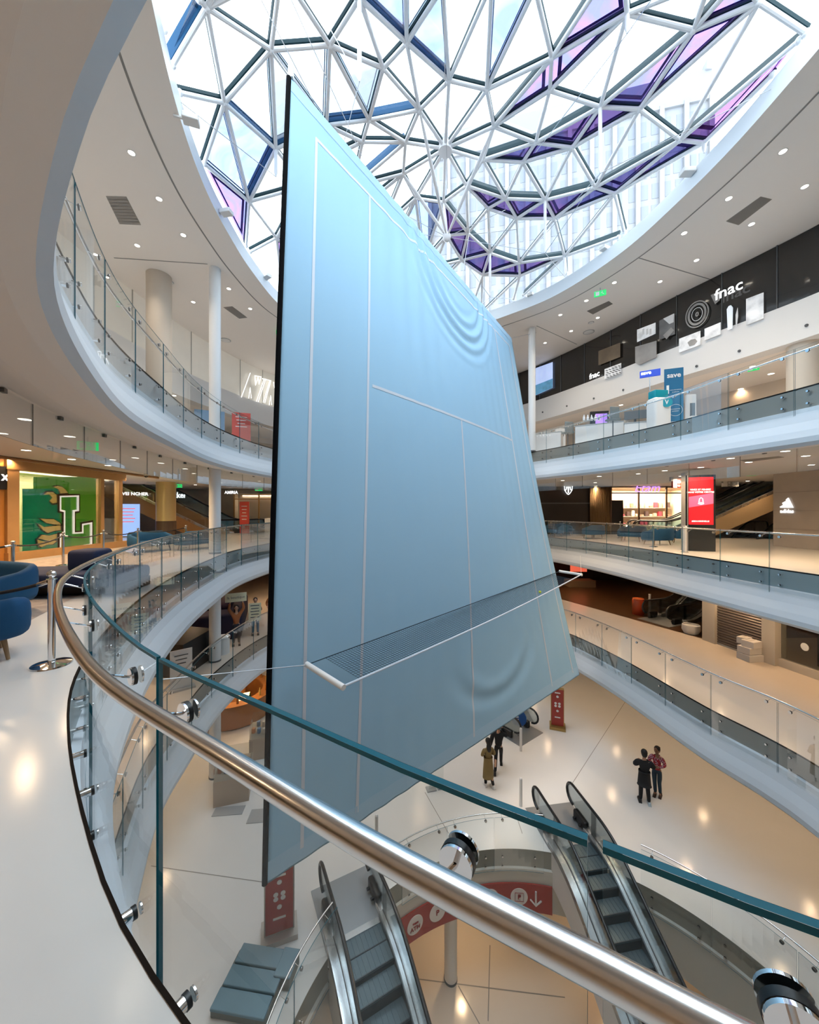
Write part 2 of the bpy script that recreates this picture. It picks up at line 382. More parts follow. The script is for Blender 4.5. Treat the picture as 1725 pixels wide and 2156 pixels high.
# ================================================================ BALUSTRADES
so_m = None
def standoff_mesh(L, r=.024):
    mb = MB(); mb.cyl((0, 0, 0), (L-.012, 0, 0), r, n=16, mi=0); mb.cyl((L-.012, 0, 0), (L+.004, 0, 0), r*1.12, n=16, mi=1); mb.cyl((L+.0175, 0, 0), (L+.024, 0, 0), r, n=16, mi=0)
    return mb.mesh('standoff', [M_chrome, M_rubber], SM)
def frame_at(curve, d, o, z):
    p = curve.off(d, o, z); n = curve.normal(d); return p, math.atan2(n.y, n.x)
def balustrade(curve, z, dstart, dend, label, cat='balustrade', pl=1.55, goff=.09, gbot=-.68, gtop=1.02, railz=.97, railoff=-.06, railr=.025, brackets=True, first_joint=None, rods=True, rail_ext=None, gm=None, th=.012, teal=0):
    t = thing('glass_balustrade', label, cat, tuple(curve.off((dstart+dend)/2, 0, z)))
    n = max(1, round((dend-dstart)/pl)); pl = (dend-dstart)/n; gap = .012
    so = standoff_mesh(goff-.002)
    br = None
    if rods:
        mb = MB(); L = goff-railoff; dz = .055
        mb.cyl((0, 0, 0), (L-.02, 0, -dz), .006, n=8); mb.cyl((L-.022, 0, -dz), (L-.014, 0, -dz), .036, n=28); mb.cyl((L-.014, 0, -dz), (L, 0, -dz), .037, n=28, mi=1); mb.cyl((L+th+.001, 0, -dz), (L+th+.007, 0, -dz), .036, n=28)
        br = mb.mesh('rail_bracket', [M_chrome, M_rubber], SM)
    for k in range(n):
        a, b = dstart+k*pl+gap, dstart+(k+1)*pl-gap; m = 8
        ds = [a+(b-a)*i/m for i in range(m+1)]; mb = MB()
        A = [curve.off(d, goff, z+gbot) for d in ds]; B = [curve.off(d, goff, z+gtop) for d in ds]
        C = [curve.off(d, goff+th, z+gbot) for d in ds]; D = [curve.off(d, goff+th, z+gtop) for d in ds]
        q = m+1; vs = A+B+C+D
        mb.add(vs, [[i, i+1, q+i+1, q+i] for i in range(m)]+[[2*q+i, 3*q+i, 3*q+i+1, 2*q+i+1] for i in range(m)])
        mb.add(vs, [[q+i, q+i+1, 3*q+i+1, 3*q+i] for i in range(m)]+[[i, 2*q+i, 2*q+i+1, i+1] for i in range(m)]+[[0, q, 3*q, 2*q], [m, 2*q+m, 3*q+m, q+m]], 1)
        if teal:  # teal strips on the faces imitate the top edge refracted in the glass
            for oo in (goff-.0006, goff+th+.0006):
                e0 = [curve.off(d, oo, z+gtop-teal) for d in ds]; e1 = [curve.off(d, oo, z+gtop) for d in ds]
                mb.add(e0+e1, [[i, i+1, q+i+1, q+i] for i in range(m)], 1)
        g = mb.build('glass_panel', [gm or M_glassL, M_edge], t, world=True)
        Li = world_m(t).inverted()
        for d in (a+.24, b-.24):
            for dz in (-.14, -.42):
                p, ang = frame_at(curve, d, 0, z+dz); link('standoff', so, g, None, tuple(Li @ p), (0, 0, ang))
            if rods:
                p, ang = frame_at(curve, d, railoff, z+railz-.03); link('rail_bracket', br, g, None, tuple(Li @ p), (0, 0, ang))
    e = rail_ext or 0; m = max(8, int((dend-dstart)/.1))
    mb = MB(); mb.tube([curve.off(dstart-e+(dend-dstart+2*e)*i/m, railoff, z+railz) for i in range(m+1)], railr, 20)
    mb.build('handrail', M_steel, t, smooth=SM, world=True)
    return t
# this floor: joints fall where the photograph shows the open joint in front of the lens
dj = E2.nearest(-1.04, 1.38); djr = E2.nearest(.285, .565); step = abs(E2.L[-1]-0) and None
far2 = E2.nearest(2.0, 26.8)
tot = E2.total
sgn = 1 if ((djr-dj) % tot) < tot/2 else -1
plen = min((djr-dj) % tot, (dj-djr) % tot)
# d increases towards the right end near the camera (list order ends near the camera)
nl = 22
balustrade(E2, Z2, dj-nl*plen, dj+3*plen, 'long curved glass balustrade with the thick steel handrail in the foreground, sweeping left', pl=plen, gm=M_glass, th=.015, teal=.012)
rest0 = dj+3*plen; rest1 = dj-nl*plen+tot
balustrade(E2, Z2, rest0, rest1, 'glass balustrade of the red screen floor on the right, with blue chairs behind', pl=plen)
def halves(curve, z, pa, pb, la, lb, **k):
    a, b = curve.nearest(*pa), curve.nearest(*pb)
    if b < a: b += curve.total
    balustrade(curve, z, a, b, la, **k)
    balustrade(curve, z, b, a+curve.total, lb, **k)
halves(E3, Z3, (.4, .1), (1.5, 23), 'glass balustrade of the upper gallery at left, under the lit neon lettering', 'glass balustrade of the upper gallery at right, in front of the blue standing banner', gtop=.93, railz=.88, rods=True)
halves(E1, Z1, (.5, 1), (1.0, 22), 'glass balustrade one floor down at left, behind the black banner edge', 'glass balustrade one floor down at right, above the couple standing below', gtop=1.02, railz=1.0)
# ground floor opening: gaps where the two escalators run in
def ang0(deg): return E0.total*deg/360.0
# sloped-end rails either side of the escalators
balustrade(E0, Z0, ang0(-95), ang0(52), 'low curved glass balustrade of the ground opening, right of the right escalator', goff=.09, gbot=-.55, gtop=1.0, railz=1.0, pl=1.5, railr=.018)
balustrade(E0, Z0, ang0(79), ang0(127), 'low curved glass balustrade between the two descending escalators, over the red band', goff=.09, gbot=-.55, gtop=1.0, railz=1.0, pl=1.5, railr=.018)
balustrade(E0, Z0, ang0(150), ang0(262), 'low curved glass balustrade of the ground opening, left of the left escalator', goff=.09, gbot=-.55, gtop=1.0, railz=1.0, pl=1.5, railr=.018)

# hanging smoke curtains under the gallery edges
def curtain(curve, ztop, zbot, off, pa, pb, label, pl=1.5):
    a, b = curve.nearest(*pa), curve.nearest(*pb)
    if b < a: b += curve.total
    t = thing('smoke_curtain', label, 'smoke curtain', tuple(curve.off((a+b)/2, off, ztop)))
    n = round((b-a)/pl); pl = (b-a)/n
    cl = MB(); cl.box((0, 0, -.03), (.05, .09, .06)); clm = cl.mesh('clamp', M_dgrey)
    for k in range(n):
        ds = [a+k*pl+.01+(pl-.02)*i/4 for i in range(5)]; mb = MB()
        A = [curve.off(d, off, ztop) for d in ds]; B = [curve.off(d, off, zbot) for d in ds]; C = [curve.off(d, off-.012, ztop) for d in ds]; D = [curve.off(d, off-.012, zbot) for d in ds]
        vs = A+B+C+D
        mb.add(vs, [[i, i+1, 5+i+1, 5+i] for i in range(4)]+[[10+i, 15+i, 15+i+1, 10+i+1] for i in range(4)])
        mb.add(vs, [[5+i, 6+i, 16+i, 15+i] for i in range(4)]+[[0, 5, 15, 10], [4, 14, 19, 9]], 1)
        g = mb.build('glass_panel', [M_curtain, M_dgrey], t, world=True)
        p, an = frame_at(curve, ds[2], off, ztop); link('clamp', clm, g, None, tuple(world_m(t).inverted() @ p), (0, 0, an))
curtain(E3, 3.24, 2.6, -.93, (-3.0, 22.5), (-1.2, 1.0), 'row of clear glass smoke curtain panels hanging from the ceiling above the green shopfront')
curtain(E3, 3.24, 2.6, -.93, (9.3, 5.0), (4.0, 21), 'row of clear glass smoke curtain panels hanging from the ceiling above the red screen')
# ================================================================ HANGING COURT BANNER
M_cloth = mat('pale_blue_cloth', (.325, .535, .715), .75, spec=.2)
M_clothhem = mat('pale_blue_hem', (.37, .56, .73), .7, spec=.2)
M_line = mat('white_tape', (.58, .63, .71), .6)
TL, TR, BL, BR = at(613, 165, 8.04), at(1077, 712, 17.0), at(563, 1860, 6.96), at(1220, 1421, 15.0)
BW = 12.9; BH = 16.0
def banner(u, v, lift=0.0):
    a = TL.lerp(TR, u); b = BL.lerp(BR, u); p = a.lerp(b, v)
    tu = ((TR-TL)*(1-v)+(BR-BL)*v); tu.z = 0; tu.normalize(); n = V(tu.y, -tu.x, 0)   # n faces the camera side
    p = p-tu*(.36*math.sin(PI*v)*u**3) - tu*.05*math.sin(PI*v)*(1-u)**4
    x = u*BW; y = v*BH; d = 0.0
    # nested swags under the upper right
    dx, dy = x-.587*BW, y; r = math.hypot(dx if dx < 0 else dx*1.18, dy)
    w = math.exp(-((r-2.45)/.80)**2); g = (r/.52) % 1.0; g = (g/.62 if g < .62 else (1-g)/.38); d += .10*w*(g*g*(3-2*g)-.5)*min(1, dy/.5)
    # long vertical ripples
    e = math.exp(-((v-.16)/.17)**2); d += .028*e*math.sin(x*8.2+.8*math.sin(y*.5))*math.exp(-((u-.33)/.13)**2)
    d += .012*math.sin(x*11+1.1*math.sin(y*.35))*math.exp(-((u-.82)/.17)**2)*(.3+.7*math.sin(PI*v))
    d += .010*math.sin(x*9.3+.6*math.sin(y*.4+1))*math.exp(-((u-.2)/.2)**2)*(.35+.65*v)
    # slack swag near the bottom
    dx, dy = (x-.50*BW), (v-.99)*BH*-1; r = math.hypot(dx*.9-1.0, (dy-2.3)*1.3)
    d += .030*math.exp(-((r-1.7)/.6)**2)*math.sin(2*PI*r/1.1)*max(0, min(1, (3.4-dy)/1.6))
    d += .18*math.sin(PI*u)*math.sin(PI*v)
    return p+n*(d+lift)
bt = thing('hanging_banner', 'giant pale blue banner printed with a tennis court, hanging through the whole atrium', 'banner', tuple(BL.lerp(BR, .5)))
NU, NV = 150, 190
mb = MB(); vs = [banner(i/NU, j/NV) for j in range(NV+1) for i in range(NU+1)]
mb.add(vs, [[j*(NU+1)+i, j*(NU+1)+i+1, (j+1)*(NU+1)+i+1, (j+1)*(NU+1)+i] for j in range(NV) for i in range(NU)])
cl = mb.build('cloth', M_cloth, bt, smooth=True, world=True)
so_mod = cl.modifiers.new('thickness', 'SOLIDIFY'); so_mod.thickness = .006; so_mod.offset = -1
def strip(name, pts, w, m, label=None):
    """ribbon over the cloth through (u,v) points; w = width in metres"""
    mb = MB(); L = []; R = []
    for k, (u, v) in enumerate(pts):
        u2, v2 = pts[min(k+1, len(pts)-1)]; u1, v1 = pts[max(k-1, 0)]
        du, dv = (u2-u1)*BW, (v2-v1)*BH; l = math.hypot(du, dv); nu, nv = -dv/l*w/2/BW, du/l*w/2/BH
        L.append(banner(u+nu, v+nv, .012)); R.append(banner(u-nu, v-nv, .012))
    n = len(pts); mb.add(L+R, [[k, k+1, n+k+1, n+k] for k in range(n-1)])
    return mb.build(name, m, bt, world=True, label=label)
def lin(a, b, n=140): return [(a[0]+(b[0]-a[0])*k/n, a[1]+(b[1]-a[1])*k/n) for k in range(n+1)]
LW = .075
strip('court_line', lin((.057, .047), (.957, .043)), LW, M_line, 'white baseline along the top of the banner')
strip('court_line', lin((.200, .372), (.832, .362)), LW, M_line, 'white service line across the middle of the banner')
for u0, v0, u1 in ((.059, .046, .054), (.205, .045, .157), (.518, .367, .478), (.832, .043, .836), (.957, .043, .966)):
    strip('court_line', lin((u0, v0), (u1, .985)), LW, M_line)
strip('hem', lin((.0, .987), (1.0, .987)), .34, M_clothhem, 'folded pale blue bottom hem')
strip('hem', lin((.0, .010), (1.0, .010)), .26, M_clothhem)
# black side border on the left edge
mb = MB(); mb.tube([banner(0, k/60)+V(-.045, -.015, 0) for k in range(61)], .055, 8); mb.build('side_border', mat('black_webbing', (.006, .006, .007), .95, spec=.05), bt, smooth=SM, world=True, label='black left border of the banner')
# rigging wires of the banner
M_wire = mat('steel_wire', (.55, .57, .6), .35, .8)
for a, b in ((banner(0, 0), at(571, 105, 8.6)), (banner(.06, 0), at(540, -20, 7.2)), (banner(.2, 0), at(600, -30, 7.6)), (banner(1, 0), atz(1130, 700, ZC-.02)), (banner(.62, 0), at(990, 480, 14.5))):
    mb = MB(); mb.tube([a, b], .008, 6); mb.build('rigging_wire', M_wire, bt, world=True)
mb = MB(); mb.box(banner(0, 0)+V(.0, 0, .12), (.10, .10, .26)); mb.build('corner_bracket', M_sign if False else M_signwhite, bt, world=True)

# net standing out from the banner
A0, A1 = at(648, 1400, 7.29), at(721, 1446, 6.60); C0, C1 = at(1180, 1203, 15.6), at(1224, 1210, 15.0)
nt_ = thing('tennis_net', 'dark tennis net stretched out level across the lower part of the blue banner', 'net', tuple(A0.lerp(C0, .5)))
M_net = mat('net_cord', (.015, .045, .075), .7)
def netp(s, t):
    a = A0.lerp(C0, s); b = A1.lerp(C1, s); q = a.lerp(b, t)
    return q+V(0, 0, -.16*math.sin(PI*s)*t)+(a-b).normalized()*(.10*math.sin(PI*s)*t)
mb = MB(); ns, ntt = 150, 15
def cord(mb, p, q, r):
    mb.cyl(p, q, r, n=4, caps=False)
S0, S1 = .035, .93
for i in range(ns+1):
    s = S0+(S1-S0)*i/ns
    for j in range(0, ntt, 5): cord(mb, netp(s, j/ntt), netp(s, (j+5)/ntt), .0034)
for j in range(ntt+1):
    for i in range(0, ns, 6): cord(mb, netp(S0+(S1-S0)*i/ns, j/ntt), netp(S0+(S1-S0)*(i+6)/ns, j/ntt), .0034)
mb.build('mesh', M_net, nt_, world=True)
mb = MB(); mb.tube([netp(k/40, 1.0) for k in range(41)], .022, 8); mb.build('top_band', M_line, nt_, world=True, smooth=SM, label='white tape along the outer edge of the net')
mb = MB(); mb.tube([netp(k/40, 0.0)+V(0, 0, .01) for k in range(41)], .012, 6); mb.build('bottom_cord', M_net, nt_, world=True, label='dark cord along the banner side of the net')
for a, b in ((A0, A1), (C0, C1)):
    e = (b-a).normalized()*.04; mb = MB(); mb.cyl(a-e, b+e, .055, n=20); mb.build('net_post', M_white, nt_, world=True, smooth=SM, label='white tube post of the net')
for a, b in ((A0, atz(330, 1432, -.95)), (C1, atz(1222, 1170, -.55))):
    mb = MB(); mb.tube([a, b], .008, 6); mb.build('guy_wire', M_wire, nt_, world=True)
bp = netp(.715, .86); mb = MB(); mb.sphere(bp+V(0, 0, .05), .045, 14); tag(mb.build('tennis_ball', mat('yellow_felt', (.55, .62, .05), .9), smooth=True), 'small yellow tennis ball resting on the net in front of the blue banner', 'ball')

# ================================================================ GRIDSHELL ROOF
CC = Vector((.9, 10.5))
RIMR = [((p-CC).length, math.atan2(p.y-CC.y, p.x-CC.x)) for p in EC.dense]
def rim_r(th): return min(RIMR, key=lambda q: abs((q[1]-th+PI) % (2*PI)-PI))[0]
def dome_z(x, y):
    r = math.hypot(x-CC.x, y-CC.y); R = rim_r(math.atan2(y-CC.y, x-CC.x)); k = r/R
    return ZR+.25+1.75*(1-min(k, 1.3)**2)
def dome_at(px, py):
    lo, hi = 1.5, 24.0
    for k in range(40):
        m = (lo+hi)/2; p = at(px, py, m)
        if p.z < dome_z(p.x, p.y): lo = m
        else: hi = m
    return at(px, py, (lo+hi)/2)
ND = {k: v for k, v in dict(
 n1=(435,16),n2=(571,105),n3=(694.6,95.5),n4=(472.6,216.6),n5=(581,314),n6=(807,144),n7=(856.6,90),n8=(945.7,169.5),n9=(883.5,231.7),n10=(777.4,253),
 n11=(854,300),n12=(763.7,299),hub=(938,313),n13=(757,-4),n14=(1025,188.8),n15=(1162.3,122.3),n16=(1158,191),n17=(1321,29),n18=(1264.2,225.2),n19=(1040,266.5),
 n20=(1128,300.5),n21=(1205,311),n22=(1347,230),n23=(1017,336.5),n24=(849.3,366.5),n25=(876,417.4),n27=(982.2,391),n28=(1461,63.4),n29=(1599,5),n30=(1432.8,295),
 n31=(1483,301),n32=(1254,394.6),n33=(1295,408),n34=(1148,421.5),n35=(1167.8,460),n36=(1189,540),n37=(1101,342),n38=(1064.5,418.4),n39=(1028,439.4),n40=(1088.4,460.4),
 n41=(934,426),n42=(986,491),n43=(1032,533),n44=(971.7,548.4),n45=(1093,554),n46=(1016.7,579),n47=(1095,581),n49=(941,496),
 e1=(524.8,424.7),e2=(582,501),b1=(642,392),c1=(688,264),c2=(690,333),c3=(744,394),c4=(762,436),c5=(800,486),c6=(836,500),c7=(892,552),c8=(915,562),b2=(640,470),b3=(700,430),b4=(650,560),b5=(760,540),b6=(830,590),b7=(700,610),b8=(900,620),
 t1=(592,-62),t2=(853,-110),t3=(933,-28),t4=(1036,-36),t5=(1127,-25),t6=(1310,-104),t7=(1497,-42),t8=(1560,-48),t0=(480,-60),t9=(740,-170),t10=(960,-190),t11=(1200,-190),t12=(1440,-170),
 r1=(361,128),r2=(375,187),r3=(428,338),r4=(513,517),r5=(521,531),r6=(592,614),r7=(1717,59),r8=(1705,74),r9=(1652,150),r10=(1316,484),r11=(1304,495),r12=(1193,572),
 r13=(982,604),r14=(1012,638),r15=(1021,644),r16=(1088,645),r17=(1108,634),r0=(345,62),ra=(419,-2),rb=(400,-60)).items()}
NP = {k: dome_at(*v) for k, v in ND.items()}
for k in [k for k in NP if k[0] == 'r' and k not in ('ra', 'rb', 'r0')]:
    p = NP[k]; th = math.atan2(p.y-CC.y, p.x-CC.x); R = rim_r(th)+.02; NP[k] = V(CC.x+R*math.cos(th), CC.y+R*math.sin(th), dome_z(CC.x+R*math.cos(th), CC.y+R*math.sin(th))-.1)
ED = """n1-n2 n1-n4 n2-n4 n1-r1 n4-r2 n4-r3 n4-n5 n2-n5 n4-e1 n5-e1 e1-r3 e1-r4 e1-b1 e1-e2 e2-b1 e2-r5 e2-r6 n5-b1 n2-n3 n2-c1 n5-c1 n3-c1 n3-n10 n3-n6 n10-c1
n6-n10 n6-n9 n7-n9 n6-n7 n6-n13 n3-n13 n13-n7 n7-n8 n8-n9 n9-n10 n10-n11 n10-n12 n11-n12 n9-n11 n12-c1 n12-c2 n12-c3 n11-c3 n11-n24 n24-c3 n24-c4 n24-c5 n24-n25 n25-c5 n25-c6 n25-c7 n25-n41 n41-c7
hub-n9 hub-n8 hub-n14 hub-n19 hub-n23 hub-n27 hub-n41 hub-n25 hub-n24 hub-n11 n8-n14 n14-n19 n19-n23 n14-n15 n15-n19 n15-n16 n16-n19 n16-n20 n19-n20 n20-n23 n15-n17 n16-n17 n16-n18 n17-n18 n18-n20 n20-n21 n18-n21 n21-n22 n18-n22
n17-n28 n18-n28 n28-n22 n28-n29 n29-n22 n29-n30 n22-n30 n29-r7 n30-r8 n30-n31 n31-r9 n30-n32 n30-n33 n31-n33 n22-n32 n21-n32 n21-n34 n32-n34 n32-n33 n32-n35 n33-n35 n34-n35 n33-r10 n33-n36 n35-n36 n36-r11 n36-n47 n36-n45 n35-n45 n36-r12
n20-n37 n23-n37 n37-n21 n37-n34 n37-n38 n23-n38 n38-n34 n23-n27 n27-n38 n27-n39 n38-n39 n38-n40 n39-n40 n34-n40 n40-n35 n27-n42 n41-n27 n41-n42 n39-n42 n39-n43 n42-n43 n40-n43 n40-n45 n43-n45 n41-n49 n42-n49 n42-n44 n43-n44 n44-n49 n43-n46 n44-n46 n45-n46 n46-n47 n45-n47
n46-r13 n46-r14 n47-r15 n47-r16 n36-r17 n49-c7 n49-c8 n44-c8 n44-b8 c7-c8
n1-t1 n2-t1 n3-t1 n13-t1 n13-t9 n7-t2 n13-t2 n7-t3 n8-t3 t2-t3 n8-t4 n14-t4 t3-t4 n14-t5 n15-t5 t4-t5 n15-t6 t5-t6 n17-t6 n17-t7 n28-t7 t6-t7 n28-t8 t7-t8 n29-t8 n1-ra n1-t0 t0-t1 t1-t9 t2-t9 t2-t10 t3-t10 t4-t10 t5-t11 t4-t11 t6-t11 t6-t12 t7-t12 t8-t12 t9-t10 t10-t11 t11-t12 ra-t0
b1-c1 b1-c2 c1-c2 b1-b2 e2-b2 b2-b3 b1-b3 c2-b3 c2-c3 c3-b3 c3-c4 b3-c4 c4-c5 b3-b5 c4-b5 c5-b5 c5-c6 c6-c7 b2-b4 e2-b4 b4-b5 b4-b7 b5-b7 b5-b6 c6-b6 c7-b6 b6-b8 c8-b8 b4-r6 b6-b7 b8-r13""".split()
EDG = [tuple(e.split('-')) for e in ED]
THICK = {frozenset(e.split('-')) for e in "n7-n13 n7-n8 n10-c1 n9-n10 n15-n19 n15-t6 n18-n20 n18-n28 n28-t8 n20-n23 n30-r8 n30-n32 n32-n34 n34-n38 n27-n38 n41-n42 n42-n43 n43-n45 n36-n45 n36-r11 n5-e1 n1-r1 n11-c3 n4-n5 n5-c1 n36-r17".split()}
dome = thing('roof_skylight', 'domed glass skylight with white triangular steel grid and tinted panes above the atrium', 'skylight', (CC.x, CC.y, ZR))
M_tube = mat('white_steel_tube', (.80, .80, .82), .35)
M_bar = mat('dark_glazing_bar', (.006, .026, .034), .6, spec=.15)
M_bart = mat('teal_glazing_bar', (.002, .055, .14), .5, spec=.2)
def dn(p):                     # outward normal of the shell
    e = .05; dx = (dome_z(p.x+e, p.y)-dome_z(p.x-e, p.y))/(2*e); dy = (dome_z(p.x, p.y+e)-dome_z(p.x, p.y-e))/(2*e)
    return V(-dx, -dy, 1).normalized()
tb = MB(); gb = MB(); thick = []
for a, b in EDG:
    A, B = NP[a], NP[b]; tb.cyl(A, B, .052, n=10, caps=False)
    n = (dn(A)+dn(B)).normalized(); d = (B-A).normalized(); s = d.cross(n).normalized()
    if frozenset((a, b)) in THICK: thick.append((a, b, A, B, n, s)); continue
    o0, o1, w = .085, .175, .030
    vs = [P+s*x+n*y for P in (A, B) for x, y in ((-w, o0), (w, o0), (w, o1), (-w, o1))]
    gb.add(vs, [[0, 1, 5, 4], [1, 2, 6, 5], [2, 3, 7, 6], [3, 0, 4, 7], [0, 3, 2, 1], [4, 5, 6, 7]])
for k in NP: tb.sphere(NP[k], .075, 10)
lat = tb.build('steel_lattice', M_tube, dome, smooth=SM, world=True, label='white tubular steel triangle grid')
gb.build('glazing_bars', M_bar, dome, world=True, label='dark glazing bars over the tubes')
for a, b, A, B, n, s in thick:
    mb = MB(); o0, o1, w = .06, .30, .035
    vs = [P+s*x+n*y for P in (A, B) for x, y in ((-w, o0), (w, o0), (w, o1), (-w, o1))]
    mb.add(vs, [[0, 1, 5, 4], [1, 2, 6, 5], [2, 3, 7, 6], [3, 0, 4, 7], [0, 3, 2, 1], [4, 5, 6, 7]])
    left = ND[a][0] < 960 and ND[b][0] < 960
    mb.build('spiral_upstand', M_bart if left else M_bar, dome, world=True, label='deep dark bar at a step of the roof spiral')
hp = NP['hub']; mb = MB(); mb.cyl(hp-dn(hp)*.12, hp+dn(hp)*.12, .215, n=28); mb.build('hub', M_tube, dome, world=True, smooth=SM, label='round white hub where ten tubes meet')
LH = at(941, 499, 13.6); mb = MB(); mb.sphere(LH, .15, 20, sc=(1, 1, 1.15)); mb.build('tension_hub', M_tube, dome, world=True, smooth=True, label='small white knuckle hanging under the grid')
for k in ('n9', 'n24', 'n19', 'n41'):
    mb = MB(); A = NP[k]; mb.tube([A, A.lerp(LH, .2), A.lerp(LH, .5), A.lerp(LH, .8), LH], [.03, .05, .06, .05, .03], 12); mb.build('strut', M_tube, dome, world=True, smooth=SM)
posts = []
for k, x, y in (('n13', 751, 172), ('n17', 1338, 71), ('n18', 1265, 365), ('n34', 1148, 533), ('n43', 1032, 625), ('n31', 1483, 322), ('n36', 1191, 582), ('n5', 583, 372)):
    A = NP[k]; B = at(x, y, A.y); B = V(A.x, A.y, min(B.z, A.z-.15)); posts.append(B)
    mb = MB(); mb.tube([A, B+V(0, 0, .12), B], [.05, .05, .015], 12); mb.build('hanging_post', M_tube, dome, world=True, smooth=SM)
for i, (a, b) in enumerate([(posts[0], NP['n10'].lerp(NP['c2'], .6)), (posts[0], at(640, -40, 8.2)), (posts[1], NP['n20']+V(0, 0, -.3)), (posts[1], at(1400, -40, 7.2)), (LH, posts[3]), (LH, posts[4]), (LH, NP['n40']+V(0, 0, -.4)), (LH, NP['n38']+V(0, 0, -.4)), (posts[3], posts[2]), (posts[3], posts[6]), (posts[2], NP['r9']+V(0, 0, -.3)), (posts[2], NP['n45']), (LH, NP['c5']), (LH, NP['c3']), (posts[4], NP['r16']), (posts[4], NP['r13']), (NP['hub']+V(.1, .3, -1), NP['t3']), (NP['r2']+V(0, 0, -.2), posts[7])]):
    mb = MB(); mb.tube([a, b], .009, 6); mb.build('cable', M_wire, dome, world=True)
# panes: every empty triangle of the grid
M_pane = glass('roof_glass', (.97, .98, 1.0), .55)
M_pl = glass('roof_glass_pale', (.36, .41, .47), .55, tint2=(.30, .37, .46), haze=.05, hazecol=(.5, .7, 1))
M_pb = glass('roof_glass_blue', (.24, .29, .40), .6, tint2=(.165, .20, .36), haze=.05, hazecol=(.4, .6, 1))
M_pv = glass('roof_glass_violet', (.15, .15, .36), .7, tint2=(.25, .14, .36), rcol=(.9, .5, 1), haze=.06, hazecol=(.45, .3, .95))
M_pm = glass('roof_glass_magenta', (.22, .12, .32), .8, rcol=(1, .35, .9), haze=.06, hazecol=(.7, .2, .9))
M_fb = mat('bar_reflection_blue', (.005, .20, .50), .4); M_fv = mat('bar_reflection_deep_blue', (.02, .06, .60), .4)
TINT = {}
for s, m in (("n4-r3-e1 n4-n5-e1 n7-n8-t3 n7-t2-n13 n14-t4-t5 n25-c6-c7 n25-c7-n41", 'b'), ("n2-n4-n5 n2-n5-c1 n7-t2-t3 n1-r1-ra n2-n3-c1 n3-n10-c1 n3-n6-n10", 'p'),
 ("e1-r3-r4 n15-n17-t6 n15-n16-n17 n15-n16-n19 n18-n28-n22 n28-n29-n22 n28-n29-t8 n18-n22-n21 n18-n20-n21 n20-n23-n37 n20-n37-n21 n30-n31-n33 n30-n32-n33 n32-n33-n35 n32-n34-n35 n34-n38-n40 n34-n40-n35 n38-n39-n40 n27-n38-n39 n41-n42-n49 n42-n49-n44 n42-n43-n44 n43-n44-n46 n43-n45-n46 n45-n46-n47 n36-n45-n47 e2-b2-b4 e2-b4-r6 e2-b1-b2", 'v'), ("n30-n31-r8 n31-r8-r9", 'm')):
    for t in s.split(): TINT[frozenset(t.split('-'))] = m
adj = {}
for a, b in EDG+[('r1', 'ra'), ('r3', 'r4'), ('r8', 'r9'), ('r8', 'n31'), ('r2', 'r1'), ('r2', 'r3'), ('r4', 'r5'), ('r5', 'r6'), ('r7', 'r8'), ('r9', 'r10'), ('r10', 'r11'), ('r11', 'r12'), ('r12', 'r17'), ('r13', 'r14'), ('r15', 'r14'), ('r15', 'r16'), ('r16', 'r17'), ('r12', 'n47'), ('n47', 'r17')]:
    adj.setdefault(a, set()).add(b); adj.setdefault(b, set()).add(a)
def inside(p, t):
    (x1, y1), (x2, y2), (x3, y3) = t; d = (y2-y3)*(x1-x3)+(x3-x2)*(y1-y3)
    if abs(d) < 1e-6: return True
    a = ((y2-y3)*(p[0]-x3)+(x3-x2)*(p[1]-y3))/d; b = ((y3-y1)*(p[0]-x3)+(x1-x3)*(p[1]-y3))/d
    return a > .02 and b > .02 and 1-a-b > .02
tris = set()
for a in adj:
    for b in adj[a]:
        for c in adj[a] & adj[b]:
            f = frozenset((a, b, c))
            if len(f) == 3 and f not in tris and not any(inside(ND[k], [ND[q] for q in (a, b, c)]) for k in ND if k not in f): tris.add(f)
clear = MB()
for f in sorted(tris, key=lambda s: sorted(s)):
    P = [NP[k] for k in sorted(f)]; n = (dn(P[0])+dn(P[1])+dn(P[2])).normalized(); P = [p+n*.12 for p in P]
    if f in TINT:
        mb = MB(); C = (P[0]+P[1]+P[2])/3; inr = min((C-(A_+(B_-A_)*((C-A_).dot(B_-A_)/(B_-A_).length_squared))).length for A_, B_ in ((P[0], P[1]), (P[1], P[2]), (P[2], P[0])))
        fw = .095 if TINT[f] in 'vm' else .072
        I = [p.lerp(C, min(.45, fw/inr)) for p in P]; O = [p.lerp(C, min(.3, .05/inr)) for p in P]
        mb.add(P, [[0, 1, 2]]); mb.add([p+n*.01 for p in O]+[p+n*.01 for p in I], [[0, 1, 4, 3], [1, 2, 5, 4], [2, 0, 3, 5]], 1)  # inset blue border imitates the glazing bars reflected in the pane
        MI = M_fb if TINT[f] in 'bp' else M_fv
        mb.build('tinted_pane', [{'b': M_pb, 'p': M_pl, 'v': M_pv, 'm': M_pm}[TINT[f]], MI], dome, world=True, label={'b': 'blue tinted glass pane', 'p': 'pale blue glass pane', 'v': 'violet tinted glass pane', 'm': 'magenta tinted glass pane'}[TINT[f]])
    else: clear.add(P, [[0, 1, 2]])
clear.build('clear_panes', M_pane, dome, world=True, label='clear triangular glass panes')
